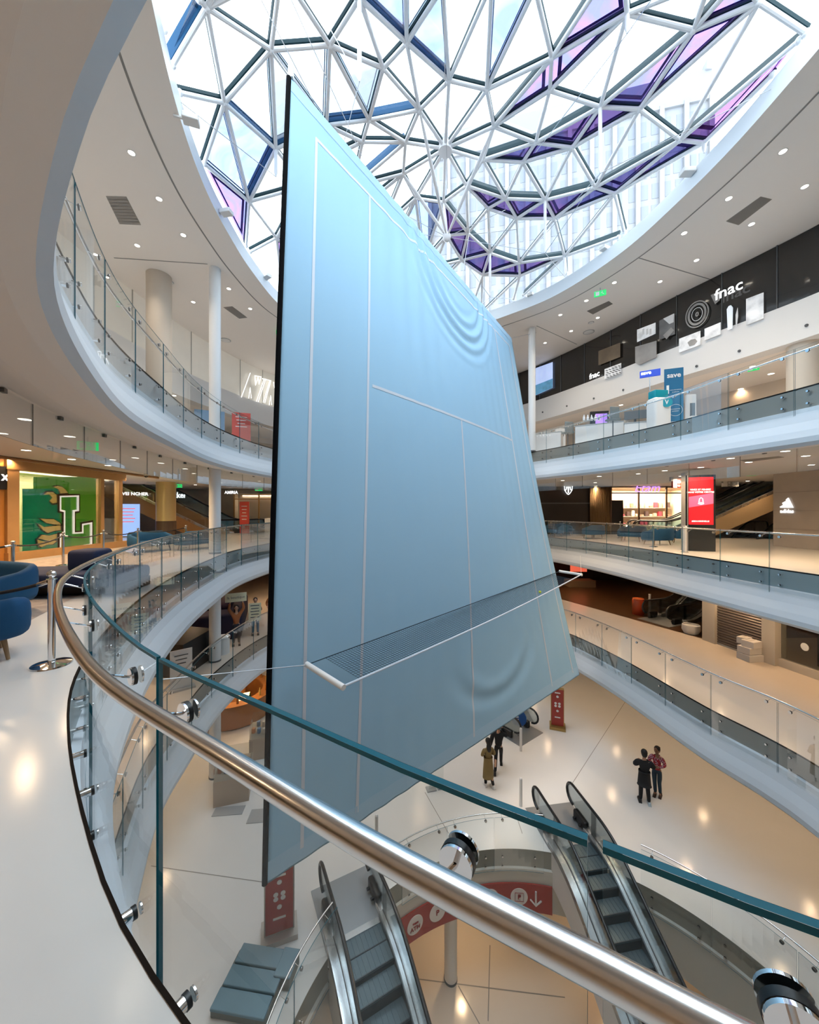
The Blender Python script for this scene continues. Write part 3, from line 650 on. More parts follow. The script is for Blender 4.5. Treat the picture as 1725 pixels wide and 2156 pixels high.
# small floodlights on the rim
for i, (x, y, D) in enumerate(((402, 252, 8.5), (477, 447, 11.4), (562, 582, 15.0), (1448, 362, 10.3), (1274, 524, 13.6), (1118, 622, 16.4))):
    p = at(x, y, D); th = math.atan2(CC.y-p.y, CC.x-p.x)
    t = thing('rim_floodlight', 'small white box floodlight on the roof rim, %s' % ('highest of the three on the left', 'middle of the three on the left', 'lowest of the three on the left', 'highest of the three on the right', 'middle of the three on the right', 'lowest of the three on the right')[i], 'floodlight', tuple(p), th, 'floodlights on the roof rim')
    mb = MB(); mb.rbox((0, 0, 0), (.34, .24, .13), .02); mb.build('housing', M_white, t); mb = MB(); mb.box((-.25, 0, -.02), (.2, .04, .04)); mb.build('bracket', M_white, t)

# ================================================================ TOWER SEEN THROUGH THE ROOF
M_conc = mat('pale_concrete', (.215, .22, .235), .8)
M_win = mat('tower_window', (.158, .172, .205), .5)
ta, tb2 = V(4, 71, 0), V(48.8, 60, 0); TH = 72.6
tw = thing('tower_building', 'pale high-rise tower with rows of narrow windows beyond the glass roof', 'building', tuple(ta.lerp(tb2, .5)))
dx = (tb2-ta).normalized(); nn = V(dx.y, -dx.x, 0)
mb = MB(); q = [ta, tb2, tb2-nn*16, ta-nn*16]; mb.prism([(p.x, p.y) for p in q], 0, TH); mb.build('wall', M_conc, tw, world=True)
mb = MB(); q = [ta+nn*.4, tb2+nn*.4, tb2-nn*1, ta-nn*1]; mb.prism([(p.x, p.y) for p in q], TH-4.5, TH+.3); mb.prism([((tb2+nn*.5).x-.9, (tb2+nn*.5).y), ((tb2+nn*.5).x, (tb2+nn*.5).y), (tb2-nn).to_2d()[:], ((tb2-nn).x-.9, (tb2-nn).y)], TH, TH+1.6); mb.build('parapet', M_conc, tw, world=True)
mb = MB(); Lb = (tb2-ta).length
for k in range(14):
    c = ta+dx*(Lb*(k+.0)/13); mb.prism([(r.x, r.y) for r in (c-dx*.35+nn*.5, c+dx*.35+nn*.5, c+dx*.35-nn*.1, c-dx*.35-nn*.1)], 0, TH-4)
mb.build('pilaster', M_conc, tw, world=True)
rest = MB(); cnt = 0
for r in range(11):
    z = TH-8.2-r*3.55
    for k in range(26):
        rr = random.random(); w = .8+.7*rr
        c = ta+dx*(Lb*(k+.5)/26+random.uniform(-.25, .25)); h = 2.5
        Q = [c-dx*w/2+nn*.05, c+dx*w/2+nn*.05, c+dx*w/2-nn*.1, c-dx*w/2-nn*.1]
        if cnt < 100 and k >= 13: mb = MB(); mb.prism([(p.x, p.y) for p in Q], z, z+h); mb.build('window', M_win, tw, world=True); cnt += 1
        else: rest.prism([(p.x, p.y) for p in Q], z, z+h)
o = rest.build('window', M_win, tw, world=True); o['kind'] = 'stuff'
# ================================================================ COLUMNS
def column(x, y, z0, z1, r, label, m=None, collar=True, lower=None):
    t = thing('column', label, 'column', (x, y, z0))
    mb = MB(); mb.cyl((0, 0, 0), (0, 0, z1-z0), r, n=32); mb.build('shaft', m or M_col, t, smooth=SM)
    mb = MB(); mb.cyl((0, 0, 0), (0, 0, lower or .06), r*1.02+.008, n=32); mb.build('base_sleeve' if lower else 'base_ring', M_dgrey if not lower else mat('brown_sleeve', (.07, .04, .025), .5), t, smooth=SM)
for z0, z1, w in ((Z3, ZC, 'upper gallery'), (Z2, Z3-1.25, 'floor with the blue sofas'), (Z1, Z2-1.25, 'floor with the christmas garland'), (Z0, Z1-1.25, 'ground floor, lowest')):
    column(-7.25, 13.8, z0, z1, .2, 'slim round white column at left on the %s' % w)
for z0, z1, w in ((Z3, ZC, 'upper gallery'), (Z2, Z3-1.25, 'blue chair floor'), ):
    column(6.05, 18.3, z0, z1, .17, 'slim round white column right of the banner on the %s' % w)
column(9.1, 21.2, ZM1, ZC, .15, 'short white column in front of the black glass storefront')
column(-14.2, 21.6, Z2, 3.25, .5, 'thick brass-lit round column with dark base between the left escalators', mat('brass_column', (.52, .40, .20), .35, .2), lower=1.0)
column(-9.6, 14.2, Z3, ZC, .42, 'thick pale column behind the left upper gallery rail', M_beige)
column(13.2, 12.4, Z3, ZM0, .42, 'thick pale column behind the right upper gallery rail', M_beige)
column(1.24, 11.15, ZB, Z0-1.7, .19, 'round white column rising from the lowest floor beneath the red band')

# ================================================================ ESCALATORS
M_step = mat('escalator_step', (.09, .13, .15), .45, .4)
M_stepn = mat('escalator_step_edge', (.03, .04, .045), .5)
M_deck = mat('escalator_deck', (.70, .72, .74), .25, .85)
M_skirt = mat('escalator_skirt', (.16, .18, .19), .35, .6)
M_clad = mat('escalator_cladding', (.74, .75, .77), .4)
M_land = mat('landing_plate', (.30, .32, .34), .4, .6)
M_hand = mat('handrail_rubber', (.008, .010, .012), .3)
M_eglass = glass('escalator_glass', (.88, .93, .94), .8)
def escalator(label, top, ang, H, cat='escalator', clad=None, ang_deg=30.0, flat=.8, group=None):
    """top = comb line centre at the upper landing; ang = plan direction going DOWN."""
    t = thing('escalator', label, cat, tuple(top), ang, group)
    sl = math.tan(math.radians(ang_deg)); run = H/sl; X1 = flat; X2 = flat+run; X3 = X2+flat; z0 = .02
    def h(x): return z0 if x <= X1 else (z0-(x-X1)*sl if x <= X2 else -H+z0)
    rr = 1.0
    def hs(x):                       # rounded profile
        s = 0
        for k in range(9): s += h(x+(k-4)*.14)
        return s/9
    xs = [-.1+(X3+.2)*k/70 for k in range(71)]
    for sd in (-1, 1):
        y = lambda v: sd*v
        def ribbon(name, y0, y1, dz0, dz1, m, lo=None, x0=0, x1=71, label=None):
            mb = MB(); n = 0; vs = []
            for x in xs[x0:x1]:
                b = hs(x)+dz0 if lo is None else hs(x)+lo
                vs += [V(x, y(y0), b), V(x, y(y1), b), V(x, y(y1), hs(x)+dz1), V(x, y(y0), hs(x)+dz1)]; n += 1
            fs = []
            for i in range(n-1):
                for k in range(4): fs.append([4*i+k, 4*i+(k+1) % 4, 4*i+4+(k+1) % 4, 4*i+4+k])
            fs += [[0, 3, 2, 1], [4*n-4, 4*n-3, 4*n-2, 4*n-1]]
            mb.add(vs, fs); return mb.build(name, m, t, smooth=SM, label=label)
        ribbon('skirt_panel', .505, .52, -.25, .12, M_skirt)
        ribbon('inner_deck', .52, .60, -.02, .16, M_deck)
        ribbon('deck_joint', .60, .625, -.02, .155, M_black)
        ribbon('outer_deck', .625, .80, -.02, .16, M_deck)
        ribbon('cladding', .78, .80, -.95, .14, clad or M_clad)
        ribbon('glass_side', .605, .617, .15, .86, M_eglass)
        # handrail loop
        hz, lowz = .93, .30; pts = []
        xa, xb = -1.05, X3+1.05
        for k in range(9): a = -PI/2-PI*k/8+PI; pts.append(V(xa-math.sin(PI*k/8)*.33, y(.611), z0+(hz+lowz)/2-math.cos(PI*k/8)*(hz-lowz)/2))
        for x in xs: pts.append(V(x, y(.611), hs(x)+hz-z0+.0))
        for k in range(9): pts.append(V(xb+math.sin(PI*k/8)*.33, y(.611), -H+z0+(hz+lowz)/2+math.cos(PI*k/8)*(hz-lowz)/2))
        mb = MB(); mb.tube(pts, .042, 10); mb.build('handrail', M_hand, t, smooth=SM)
        # end glass and black inlet caps
        for xe, s2, zb in ((0, -1, 0), (X3, 1, -H)):
            mb = MB(); P = [(xe+s2*-.1, zb+.15)]+[(xe+s2*(1.05+math.sin(PI*k/8)*.30), zb+(hz+lowz)/2-math.cos(PI*k/8)*(hz-lowz-.06)/2) for k in range(9)]+[(xe-s2*.1, zb+hz-.04)]
            mb.slab([(x, y(.605), z+z0) for x, z in P], (0, sd, 0), .012); mb.build('glass_end', M_eglass, t)
            mb = MB(); mb.rbox((xe+s2*.62, y(.611), zb+.17), (.62, .17, .30), .06); mb.build('inlet_cap', M_black, t, smooth=SM)
            mb = MB(); mb.rbox((xe+s2*.12, y(.66), zb+.08), (.55, .28, .15), .03); mb.build('deck_end', M_deck, t, smooth=SM)
            for dx in (.50, .78):
                mb = MB(); mb.cyl((xe+s2*dx, y(.53), zb+.12), (xe+s2*dx, y(.46), zb+.12), .04, n=10); mb.build('sensor_button', M_black, t)
    for xe, s2, zb in ((0, -1, 0), (X3, 1, -H)):
        mb = MB(); mb.box((xe+s2*.75, 0, zb+.012), (1.5, 1.62, .022)); mb.build('landing_plate', M_land, t)
        mb = MB(); mb.box((xe+s2*.06, 0, zb+.026), (.14, 1.0, .02)); mb.build('comb_plate', M_deck, t)
    mb = MB(); vs = []
    for x in xs: vs += [V(x, -.78, hs(x)-.95), V(x, .78, hs(x)-.95)]
    mb.add(vs, [[2*i, 2*i+1, 2*i+3, 2*i+2] for i in range(len(xs)-1)]); mb.build('soffit', clad or M_clad, t)
    n = int(X3/.4)
    st = MB(); st.box((.2, 0, -.02), (.396, 1.0, .04), mi=0); st.box((.39, 0, -.13), (.02, 1.0, .22), mi=1)
    for k in range(9): st.box((.2, -.44+.11*k, .004), (.38, .05, .01), mi=0)
    st.box((.385, 0, .006), (.02, 1.0, .012), mi=1)
    sm = st.mesh('step', [M_step, M_stepn])
    for k in range(n):
        x = k*.4; zz = h(x+.2) if k > 1 else z0
        link('step', sm, t, None, (x, 0, zz-.012))
    return t
aEL, aER = math.atan2(-.89, .46), math.atan2(-.987, .15)
escalator('left escalator descending through the ground opening beside the red advertising totem', V(-1.15, 8.66, Z0), aEL, Z0-ZB)
escalator('right escalator descending through the ground opening, with dark steps behind the glass edge', V(4.88, 10.95, Z0), aER, Z0-ZB)
H2 = 4.5
def up_from(bottom, d, H): 
    d = Vector(d).normalized(); run = H/math.tan(math.radians(30))+1.6
    return V(bottom[0]+d.x*run, bottom[1]+d.y*run, bottom[2]+H), math.atan2(-d.y, -d.x)
for b, lab in (((15.9, 23.6, 0), 'front one of two escalators rising beside the sports wall behind the red screen'), ((16.5, 25.3, 0), 'rear one of two escalators rising beside the sports wall behind the red screen')):
    p, a = up_from(b, (.88, -.47), H2); escalator(lab, p, a, H2, clad=mat('tan_cladding', (.50, .36, .2), .5))
for b, lab in (((-12.9, 26.2, 0), 'front one of two escalators rising left behind the thick brass column'), ((-12.2, 27.7, 0), 'rear one of two escalators rising left behind the thick brass column')):
    p, a = up_from(b, (-.87, -.5), H2); escalator(lab, p, a, H2, clad=M_brown)
p, a = up_from((13.5, 19.0, Z1), (.93, .37), 4.0); escalator('dark escalator beside the white planter one floor down at right', p, a, 4.0, clad=M_dgrey)
p, a = up_from((4.4, 17.2, Z0), (-.60, .80), 4.3); escalator('escalator rising behind the lower right corner of the banner', p, a, 4.3)

# ================================================================ SEATING
M_leg = mat('beech_leg', (.30, .19, .10), .5)
def tub_chair(label, loc, rot, w=1.1, d=.85, h=.78, seat=.40, legs=True, m=None, name='armchair', group=None, leg_h=.22):
    """faces +X locally"""
    t = thing(name, label, 'armchair' if w < 1.4 else 'sofa', loc, rot, group); m = m or M_blue
    mb = MB(); mb.rbox((.04, 0, (seat+leg_h)/2+.02), (d*.84, w*.82, seat-leg_h), .09, seg=4); mb.build('seat', m, t, smooth=True)
    path = []; n = 22
    for k in range(n+1):
        a = -1+2*k/n
        th = a*PI*.62
        ex = -math.copysign(abs(math.cos(th))**.6, math.cos(th))*d*.46; ey = math.copysign(abs(math.sin(th))**.55, math.sin(th))*w*.47
        hh = h if abs(a) < .45 else h-(h-seat-.17)*min(1, (abs(a)-.45)/.5)**1.2
        path.append((ex, ey, hh, a))
    mb = MB(); rings = []
    for k, (x, y, hh, a) in enumerate(path):
        x0, y0 = path[max(k-1, 0)][:2]; x1, y1 = path[min(k+1, n)][:2]; tx, ty = x1-x0, y1-y0; l = math.hypot(tx, ty) or 1; nx, ny = ty/l, -tx/l
        sec = []
        for j in range(14):
            q = 2*PI*j/14; cx = math.copysign(abs(math.cos(q))**.7, math.cos(q))*.085; cz = math.copysign(abs(math.sin(q))**.6, math.sin(q))
            zc = (leg_h+hh)/2; hz = (hh-leg_h)/2; sec.append(V(x+nx*cx*(.9), y+ny*cx*.9, zc+cz*hz))
        rings.append(sec)
    vs = [p for r in rings for p in r]
    fs = [[i*14+j, i*14+(j+1) % 14, (i+1)*14+(j+1) % 14, (i+1)*14+j] for i in range(n) for j in range(14)]+[list(range(14)), [n*14+j for j in range(14)]]
    mb.add(vs, fs); mb.build('backrest', m, t, smooth=True)
    for sx in (-1, 1):
        for sy in (-1, 1):
            mb = MB(); mb.cyl((sx*d*.33, sy*w*.34, 0), (sx*d*.28, sy*w*.30, leg_h+.04), .016, .026, n=10); mb.build('leg', M_leg, t, smooth=SM)
    return t
# right side, beyond the rail
for px, y, D, w, rot, lab in ((1164, 0, 22.9, 1.25, 3.6, 'blue tub armchair nearest the banner, left of a pair by the dark crest shop'),
    (1194, 0, 24.2, 1.1, -.6, 'blue tub armchair right of the pair by the dark crest shop'),
    (1249, 0, 21.5, 1.25, 2.0, 'blue tub armchair standing alone before the brown curtain'),
    (1331, 0, 19.4, 1.25, 3.9, 'blue tub armchair left of the group before the lit lingerie shop'),
    (1384, 0, 17.4, 1.35, 1.8, 'blue armchair seen from behind, in the middle of the group before the red screen'),
    (1432, 0, 18.6, 1.2, 2.6, 'blue armchair partly hidden behind the red screen')):
    p = at(px, 1100, D); tub_chair(lab, (p.x, p.y, 0), rot, w=w)
# left side
tub_chair('blue sofa behind the rail curve, beside the white column', (-8.95, 15.4, 0), -.3+PI, w=1.5, d=.9)
tub_chair('blue sofa behind the rail curve, left of the one beside the white column', (-10.1, 14.55, 0), -.3, w=1.6, d=.9)
tub_chair('blue sofa at the left edge, farther of the two near the steel post', (-6.75, 5.75, .006), -1.9, w=1.7, d=1.0, h=.74, leg_h=.2)
tub_chair('blue armchair at the left edge, nearest the camera on the mottled carpet', (-4.72, 3.88, .006), 2.5, w=.95, d=.85, h=.66, leg_h=.24)
t = thing('bench', 'low dark navy bench with a block backrest in front of the green shopfront', 'bench', (-6.75, 7.2, .006), .15)
mb = MB(); mb.rbox((0, 0, .32), (2.6, 1.15, .26), .08); mb.build('seat', M_navy, t, smooth=True)
mb = MB(); mb.rbox((.1, .2, .1), (2.3, .9, .2), .02); mb.build('plinth', M_black, t)
mb = MB(); mb.rbox((.42, .12, .62), (.52, .55, .42), .08); mb.build('backrest', M_navy, t, smooth=True)

# ================================================================ ROPE POSTS
M_rope = mat('black_rope', (.012, .012, .014), .8)
posts4 = []
def rope_post(x, y, label, z=0):
    t = thing('rope_post', label, 'rope post', (x, y, z))
    mb = MB(); mb.lathe([(0.001, .03), (.02, .05), (.035, .036), (.07, .032), (.165, .016), (.168, .0), (.001, 0)], n=40); mb.build('base', M_chrome, t, smooth=SM)
    mb = MB(); mb.cyl((0, 0, .03), (0, 0, .885), .031, n=28); mb.build('pole', M_chrome, t, smooth=SM)
    mb = MB(); mb.cyl((0, 0, .885), (0, 0, .895), .044, n=28); mb.cyl((0, 0, .895), (0, 0, .915), .02, n=20); mb.sphere((0, 0, .943), .042, 24, sc=(1, 1, .85)); mb.build('finial', M_chrome, t, smooth=SM)
    return V(x, y, z+.875)
p0 = rope_post(-3.71, 3.84, 'polished steel rope post on a round base, close by the handrail')
Q = [rope_post(x, y, l) for x, y, l in ((-8.3, 7.75, 'rope post in front of the green shopfront, leftmost of the row'), (-10.1, 10.8, 'rope post in front of the large letter on the green shopfront'), (-10.0, 12.1, 'rope post at the right edge of the green shopfront'), (-9.75, 13.3, 'rope post before the brown escalator side'), (-9.6, 15.9, 'rope post beside the thick brass column, last of the row'))]
def rope(a, b, sag, label, hook=True):
    t = thing('barrier_rope', label, 'rope', tuple(a))
    pts = [a.lerp(b, k/16)-V(0, 0, sag*4*(k/16)*(1-k/16)) for k in range(17)]
    mb = MB(); mb.tube(pts, .018, 8); mb.build('cord', M_rope, t, smooth=SM, world=True)
    for e, f in ((pts[0], pts[1]), (pts[-1], pts[-2])):
        mb = MB(); d = (f-e).normalized(); mb.cyl(e, e+d*.13, .024, n=14); mb.build('end_clip', M_chrome, t, smooth=SM, world=True)
rope(V(-9.2, 4.6, .87), Q[0], .12, 'black barrier rope running off the left edge')
for k, l in enumerate(('before the shopfront, left stretch', 'before the shopfront, middle stretch', 'by the brown escalator side', 'before the brass column')): rope(Q[k], Q[k+1], .1, 'black barrier rope '+l)
rope(p0+V(-.03, .0, -.01), V(-4.55, 3.95, .70), .02, 'short black rope hooked to the nearest steel post')

# ================================================================ GREEN SHOPFRONT (left wall)
SX = -12.75
def sx(px, py): return at(px, py, SX*F/(px-CX))
def panel_x(mb, x0, y0, x1, y1, off=0.0, mi=0, zflat=True):
    a, b, c, d = sx(x0, y0), sx(x1, y0), sx(x1, y1), sx(x0, y1); o = V(off, 0, 0)
    return mb.slab([p+o for p in (a, b, c, d)], (1, 0, 0), .01, mi)
sf = thing('shopfront', 'oak-framed shopfront with a green mural and a big outlined letter L', 'shopfront', (SX, 13.0, 0))
Ya, Yb = sx(36, 1100).y, sx(246, 1100).y; Yc = sx(207, 1100).y; Ztop = 2.92
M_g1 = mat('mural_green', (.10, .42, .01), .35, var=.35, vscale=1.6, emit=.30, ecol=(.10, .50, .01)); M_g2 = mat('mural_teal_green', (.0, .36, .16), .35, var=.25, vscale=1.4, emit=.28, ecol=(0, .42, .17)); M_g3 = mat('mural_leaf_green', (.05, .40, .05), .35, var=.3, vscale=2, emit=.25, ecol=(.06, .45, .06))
M_cream = mat('shop_cream', (.85, .74, .58), .6)
mb = MB(); mb.box((SX-1.6, (Ya+Yb)/2, 1.55), (.1, Yb-Ya, 3.1)); mb.box((SX-.8, (Ya+Yb)/2, 3.1), (1.6, Yb-Ya, .06)); mb.box((SX-.8, (Ya+Yb)/2, .05), (1.6, Yb-Ya, .1)); mb.build('back_wall', M_cream, sf, world=True)
for nm, y0, w in (('frame_post', Ya-.2, .36), ('frame_post', Yc+.1, .16), ('frame_post', Yb+.1, .2)):
    mb = MB(); mb.box((SX, y0, 1.6), (.2, w, 3.2)); mb.build(nm, M_wood, sf, world=True)
mb = MB(); mb.box((SX, (Ya+Yb)/2, 3.06), (.22, Yb-Ya+.8, .3)); mb.build('frame_header', M_wood, sf, world=True)
mb = MB(); mb.box((SX+.02, (Ya+Yb)/2, .13), (.26, Yb-Ya+.8, .26)); mb.build('frame_sill', M_wood, sf, world=True)
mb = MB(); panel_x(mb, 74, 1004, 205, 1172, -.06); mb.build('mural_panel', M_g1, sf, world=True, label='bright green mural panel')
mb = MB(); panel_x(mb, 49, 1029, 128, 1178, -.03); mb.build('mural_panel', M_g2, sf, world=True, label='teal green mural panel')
def shape_x(pts, off, name, m, th=.012, label=None):
    mb = MB(); P = [sx(x, y)+V(off, 0, 0) for x, y in pts]; mb.slab(P, (1, 0, 0), th); return mb.build(name, m, sf, world=True, label=label)
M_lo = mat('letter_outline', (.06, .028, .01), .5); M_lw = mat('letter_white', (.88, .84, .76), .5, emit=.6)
Lo = [(120, 1040), (166, 1040), (166, 1079), (157, 1081), (157, 1118), (168, 1117), (168, 1100), (194, 1095), (194, 1151), (120, 1163), (120, 1121), (129, 1121), (129, 1081), (120, 1079)]
Li = [(123, 1044), (163.5, 1043), (163.5, 1076), (154.5, 1077), (154.5, 1121), (170, 1120), (170, 1103), (191.5, 1099.5), (191.5, 1148), (123, 1159), (123, 1124), (131.5, 1123), (131.5, 1078), (123, 1076)]
def letter_frame(outer, inner, off, m, name, label):
    mb = MB(); n = len(outer); O = [sx(*p)+V(off, 0, 0) for p in outer]; I = [sx(*p)+V(off, 0, 0) for p in inner]
    O2 = [p+V(.03, 0, 0) for p in O]; I2 = [p+V(.03, 0, 0) for p in I]
    for A, B in ((O2, I2), (O, I), (O, O2), (I, I2)): mb.add(A+B, [[i, (i+1) % n, n+(i+1) % n, n+i] for i in range(n)])
    return mb.build(name, m, sf, world=True, label=label)
cx_, cy_ = 146, 1100
Lin2 = [(x+(2.6 if x < 140 else -2.6), y+(2.5 if y < 1100 else -2.5)) for x, y in Li]
Lin2 = [(126, 1047), (160.5, 1046), (160.5, 1073), (151.5, 1074), (151.5, 1124), (173, 1123), (173, 1106), (188.5, 1103), (188.5, 1145), (126, 1155), (126, 1127), (134.5, 1126), (134.5, 1075), (126, 1073)]
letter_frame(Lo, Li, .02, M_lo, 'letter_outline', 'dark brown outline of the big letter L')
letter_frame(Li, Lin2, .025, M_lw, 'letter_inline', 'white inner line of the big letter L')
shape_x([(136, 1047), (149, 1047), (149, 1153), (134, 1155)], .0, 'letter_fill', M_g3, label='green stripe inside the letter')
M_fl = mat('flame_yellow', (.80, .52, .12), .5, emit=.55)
FL = [[(112, 1025), (120, 1023), (130, 1025), (137, 1031), (142, 1038), (127, 1039), (123, 1030)], [(92, 1042), (99, 1036), (110, 1036), (118, 1042), (119, 1058), (110, 1060), (104, 1054), (110, 1048), (104, 1041)],
      [(84, 1092), (97, 1093), (112, 1093), (124, 1100), (127, 1105), (112, 1104), (98, 1101)], [(80, 1103), (92, 1110), (108, 1108), (126, 1106), (127, 1116), (112, 1118), (100, 1122), (90, 1116)], [(88, 1126), (104, 1128), (119, 1124), (118, 1134), (104, 1139), (90, 1136), (80, 1134)], [(78, 1136), (94, 1141), (112, 1138), (119, 1139), (110, 1146), (98, 1147), (86, 1152), (80, 1146)]]
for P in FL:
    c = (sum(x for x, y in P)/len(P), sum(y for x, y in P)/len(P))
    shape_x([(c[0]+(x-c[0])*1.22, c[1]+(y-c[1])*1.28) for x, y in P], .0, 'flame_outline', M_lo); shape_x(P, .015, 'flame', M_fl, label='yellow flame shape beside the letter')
mb = MB(); mb.box((SX+.05, (Ya+Yb)/2, 1.6), (.012, Yb-Ya, 2.7)); mb.build('glass_pane', glass('shop_glass', (.95, .96, .95), .7), sf, world=True)
for k in range(3):
    mb = MB(); mb.sphere((SX-.7, sx(218, 1100).y+k*.35-.2, 1.55-.2*k), .33, 14, sc=(.7, .8, 1.2-.2*k)); mb.build('display_bust', M_cream if k == 0 else M_g1, sf, world=True, smooth=True)
area_light('shop_lamp', (SX-.7, (Ya+Yb)/2, 2.95), (0, 0, 0), .8, 5.0, 260, (1, .80, .55))
# wood wall and dark sign at the very left
t = thing('shop_sign', 'square dark sign with white lettering at the far left edge', 'sign', (SX+.02, sx(0, 1000).y, 2.45))
mb = MB(); mb.box((SX+.05, Ya-1.13, 2.62), (.06, 1.6, .72)); mb.build('board', M_black, t, world=True)
text('lettering', 'X', .26, M_neon, t, V(SX+.09, Ya-.44, 2.62), 0, bold=.01)
mb = MB(); mb.box((SX-.05, Ya-2.0, 1.62), (.12, 3.25, 3.25)); struct(mb.build('wall_panel', mat('orange_oak', (.52, .22, .05), .4, var=.1, vscale=2)))
mb = MB(); mb.tube([V(SX+.55, Ya-6, 3.2), V(SX+.5, Ya, 3.2), V(SX+.45, Yb+2, 3.2)], .05, 6); struct(mb.build('trim_11', M_brown))
# back wall region at left: brown soffit wall, shops beyond
mb = MB(); mb.box((-15.5, 29.0, 1.6), (12, .2, 3.25)); struct(mb.build('wall_shops', M_beige))
def lit_shop(label, x0, x1, Y, z0, z1, name, back=M_cream, depth=2.2, power=250, header=None, doors=2, col=(1, .80, .56), frame=M_wood):
    t = thing('shopfront', label, 'shopfront', ((x0+x1)/2, Y, z0)); w = x1-x0; h = z1-z0
    mb = MB(); mb.box(((x0+x1)/2, Y+depth, z0+h/2), (w, .06, h)); mb.box((x0, Y+depth/2, z0+h/2), (.06, depth, h)); mb.box((x1, Y+depth/2, z0+h/2), (.06, depth, h)); mb.box(((x0+x1)/2, Y+depth/2, z1-.03), (w, depth, .06)); mb.build('interior', back, t, world=True)
    for k in range(doors+1):
        mb = MB(); mb.box((x0+w*k/doors, Y, z0+h/2), (.09, .1, h)); mb.build('frame_post', frame, t, world=True)
    mb = MB(); mb.box(((x0+x1)/2, Y, z1-.42), (w, .12, .07)); mb.build('transom', frame, t, world=True)
    for k in range(3):
        z = z0+.55+k*.62
        mb = MB(); mb.box(((x0+x1)/2, Y+depth-.25, z), (w*.9, .4, .03)); mb.build('shelf', mat('shelf_white', (.8, .74, .66), .5), t, world=True)
        for j in range(int(w/.34)):
            x = x0+.3+j*.33+random.uniform(-.05, .05); hh = random.uniform(.12, .42)
            c = random.choice([(.75, .55, .42), (.85, .78, .7), (.08, .05, .05), (.5, .06, .1), (.8, .66, .5), (.35, .2, .14), (.6, .4, .3)])
            mb = MB(); mb.rbox((x, Y+depth-.25, z+.015+hh/2), (.2, .25, hh), .03, seg=1); mb.build('merchandise', mat('goods_%d' % (int(c[0]*100)), c, .7), t, world=True)
    area_light('shop_lamp', ((x0+x1)/2, Y+depth*.5, z1-.12), (0, 0, 0), w*.8, depth*.5, power, col)
    return t
lit_shop('small bright shop with white shelves behind the red directory board at left', -13.4, -9.6, 28.3, 0, 2.9, 'x', power=320)
lit_shop('narrow bright shop window by the banner edge on the sofa floor', -12.6+3.4, -8.3, 27.3, 0, 2.9, 'x', power=180, doors=1)
M_curt = mat('brown_curtain', (.16, .10, .045), .8)
def curtain_wall(label, x0, x1, Y, z0, z1, m):
    mb = MB(); n = 48; A = [V(x0+(x1-x0)*k/n, Y+.06*math.sin(k*1.6), z0) for k in range(n+1)]; B = [p+V(0, 0, z1-z0) for p in A]
    mb.add(A+B, [[k, k+1, n+1+k+1, n+1+k] for k in range(n)]); o = mb.build('curtain', m, smooth=True); o.modifiers.new('t', 'SOLIDIFY').thickness = .02
    tag(o, label, 'curtain')
curtain_wall('pleated olive curtain beside the banner on the sofa floor', -8.2, -6.3, 26.9, 0, 2.95, mat('olive_curtain', (.13, .09, .04), .8))
def sign_text(label, body, size, loc, facing, m=M_neon, bold=.012, cat='sign', **k):
    t = thing('wall_sign', label, cat, tuple(loc)); text('lettering', body, size, m, t, loc, facing, bold=bold, **k); return t
sign_text('white lit sign reading cker beside the thick brass column', 'cker', .55, at(379, 1043, 26.0), -PI/2-.1)
sign_text('small white lettering above the brown escalator side at left', 'VEI NCHER', .26, at(285, 1040, 22.5), -PI/2+.5, bold=.006)
sign_text('small pale lettering above the bright shelves shop', 'AMIRIA', .30, at(487, 1037, 27.0), -PI/2, bold=.006)
def board(name, label, loc, size, face, m, cat='sign', base=True, lines=0, lm=None, facing=None):
    """free-standing board: face is the angle it looks towards"""
    t = thing(name, label, cat, tuple(loc)); w, d, h = size; R = face+PI/2
    mb = MB(); mb.box(Vector(loc)+V(0, 0, h/2), (w, d, h), R); mb.build('panel', m, t, world=True)
    if base: mb = MB(); mb.box(Vector(loc)+V(0, 0, .03), (w*1.25, max(d*3.2, .3), .06), R); mb.build('foot', M_grey, t, world=True)
    f = V(math.cos(face), math.sin(face), 0); s = V(-f.y, f.x, 0)
    for k in range(lines):
        mb = MB(); mb.box(Vector(loc)+f*(d/2+.004)+V(0, 0, h*(.86-.10*k)), (w*(.62-.1*(k % 3)), .006, h*.022), R); mb.build('text_line', lm or M_signwhite, t, world=True)
    return t, f, s
board('directory_board', 'red directory board with white marks before the bright shelves shop', at(515, 1118, 25.0).xy.to_3d(), (.62, .1, 2.2), -PI/2, M_redsign, lines=5)
board('display_case', 'small white display case with a figure by the banner edge', V(-8.0, 21.5, 0), (.62, .5, 1.15), -PI/2, M_white, cat='display case')
board('light_box', 'blue and white lit poster behind the rope posts at left', V(-17.2, 22.6, 0), (1.2, .1, 2.0), -PI/2+.6, mat('poster_blue', (.25, .4, .75), .5, emit=1.2), cat='poster', lines=5, lm=mat('poster_red', (.8, .1, .08), .5, emit=1))

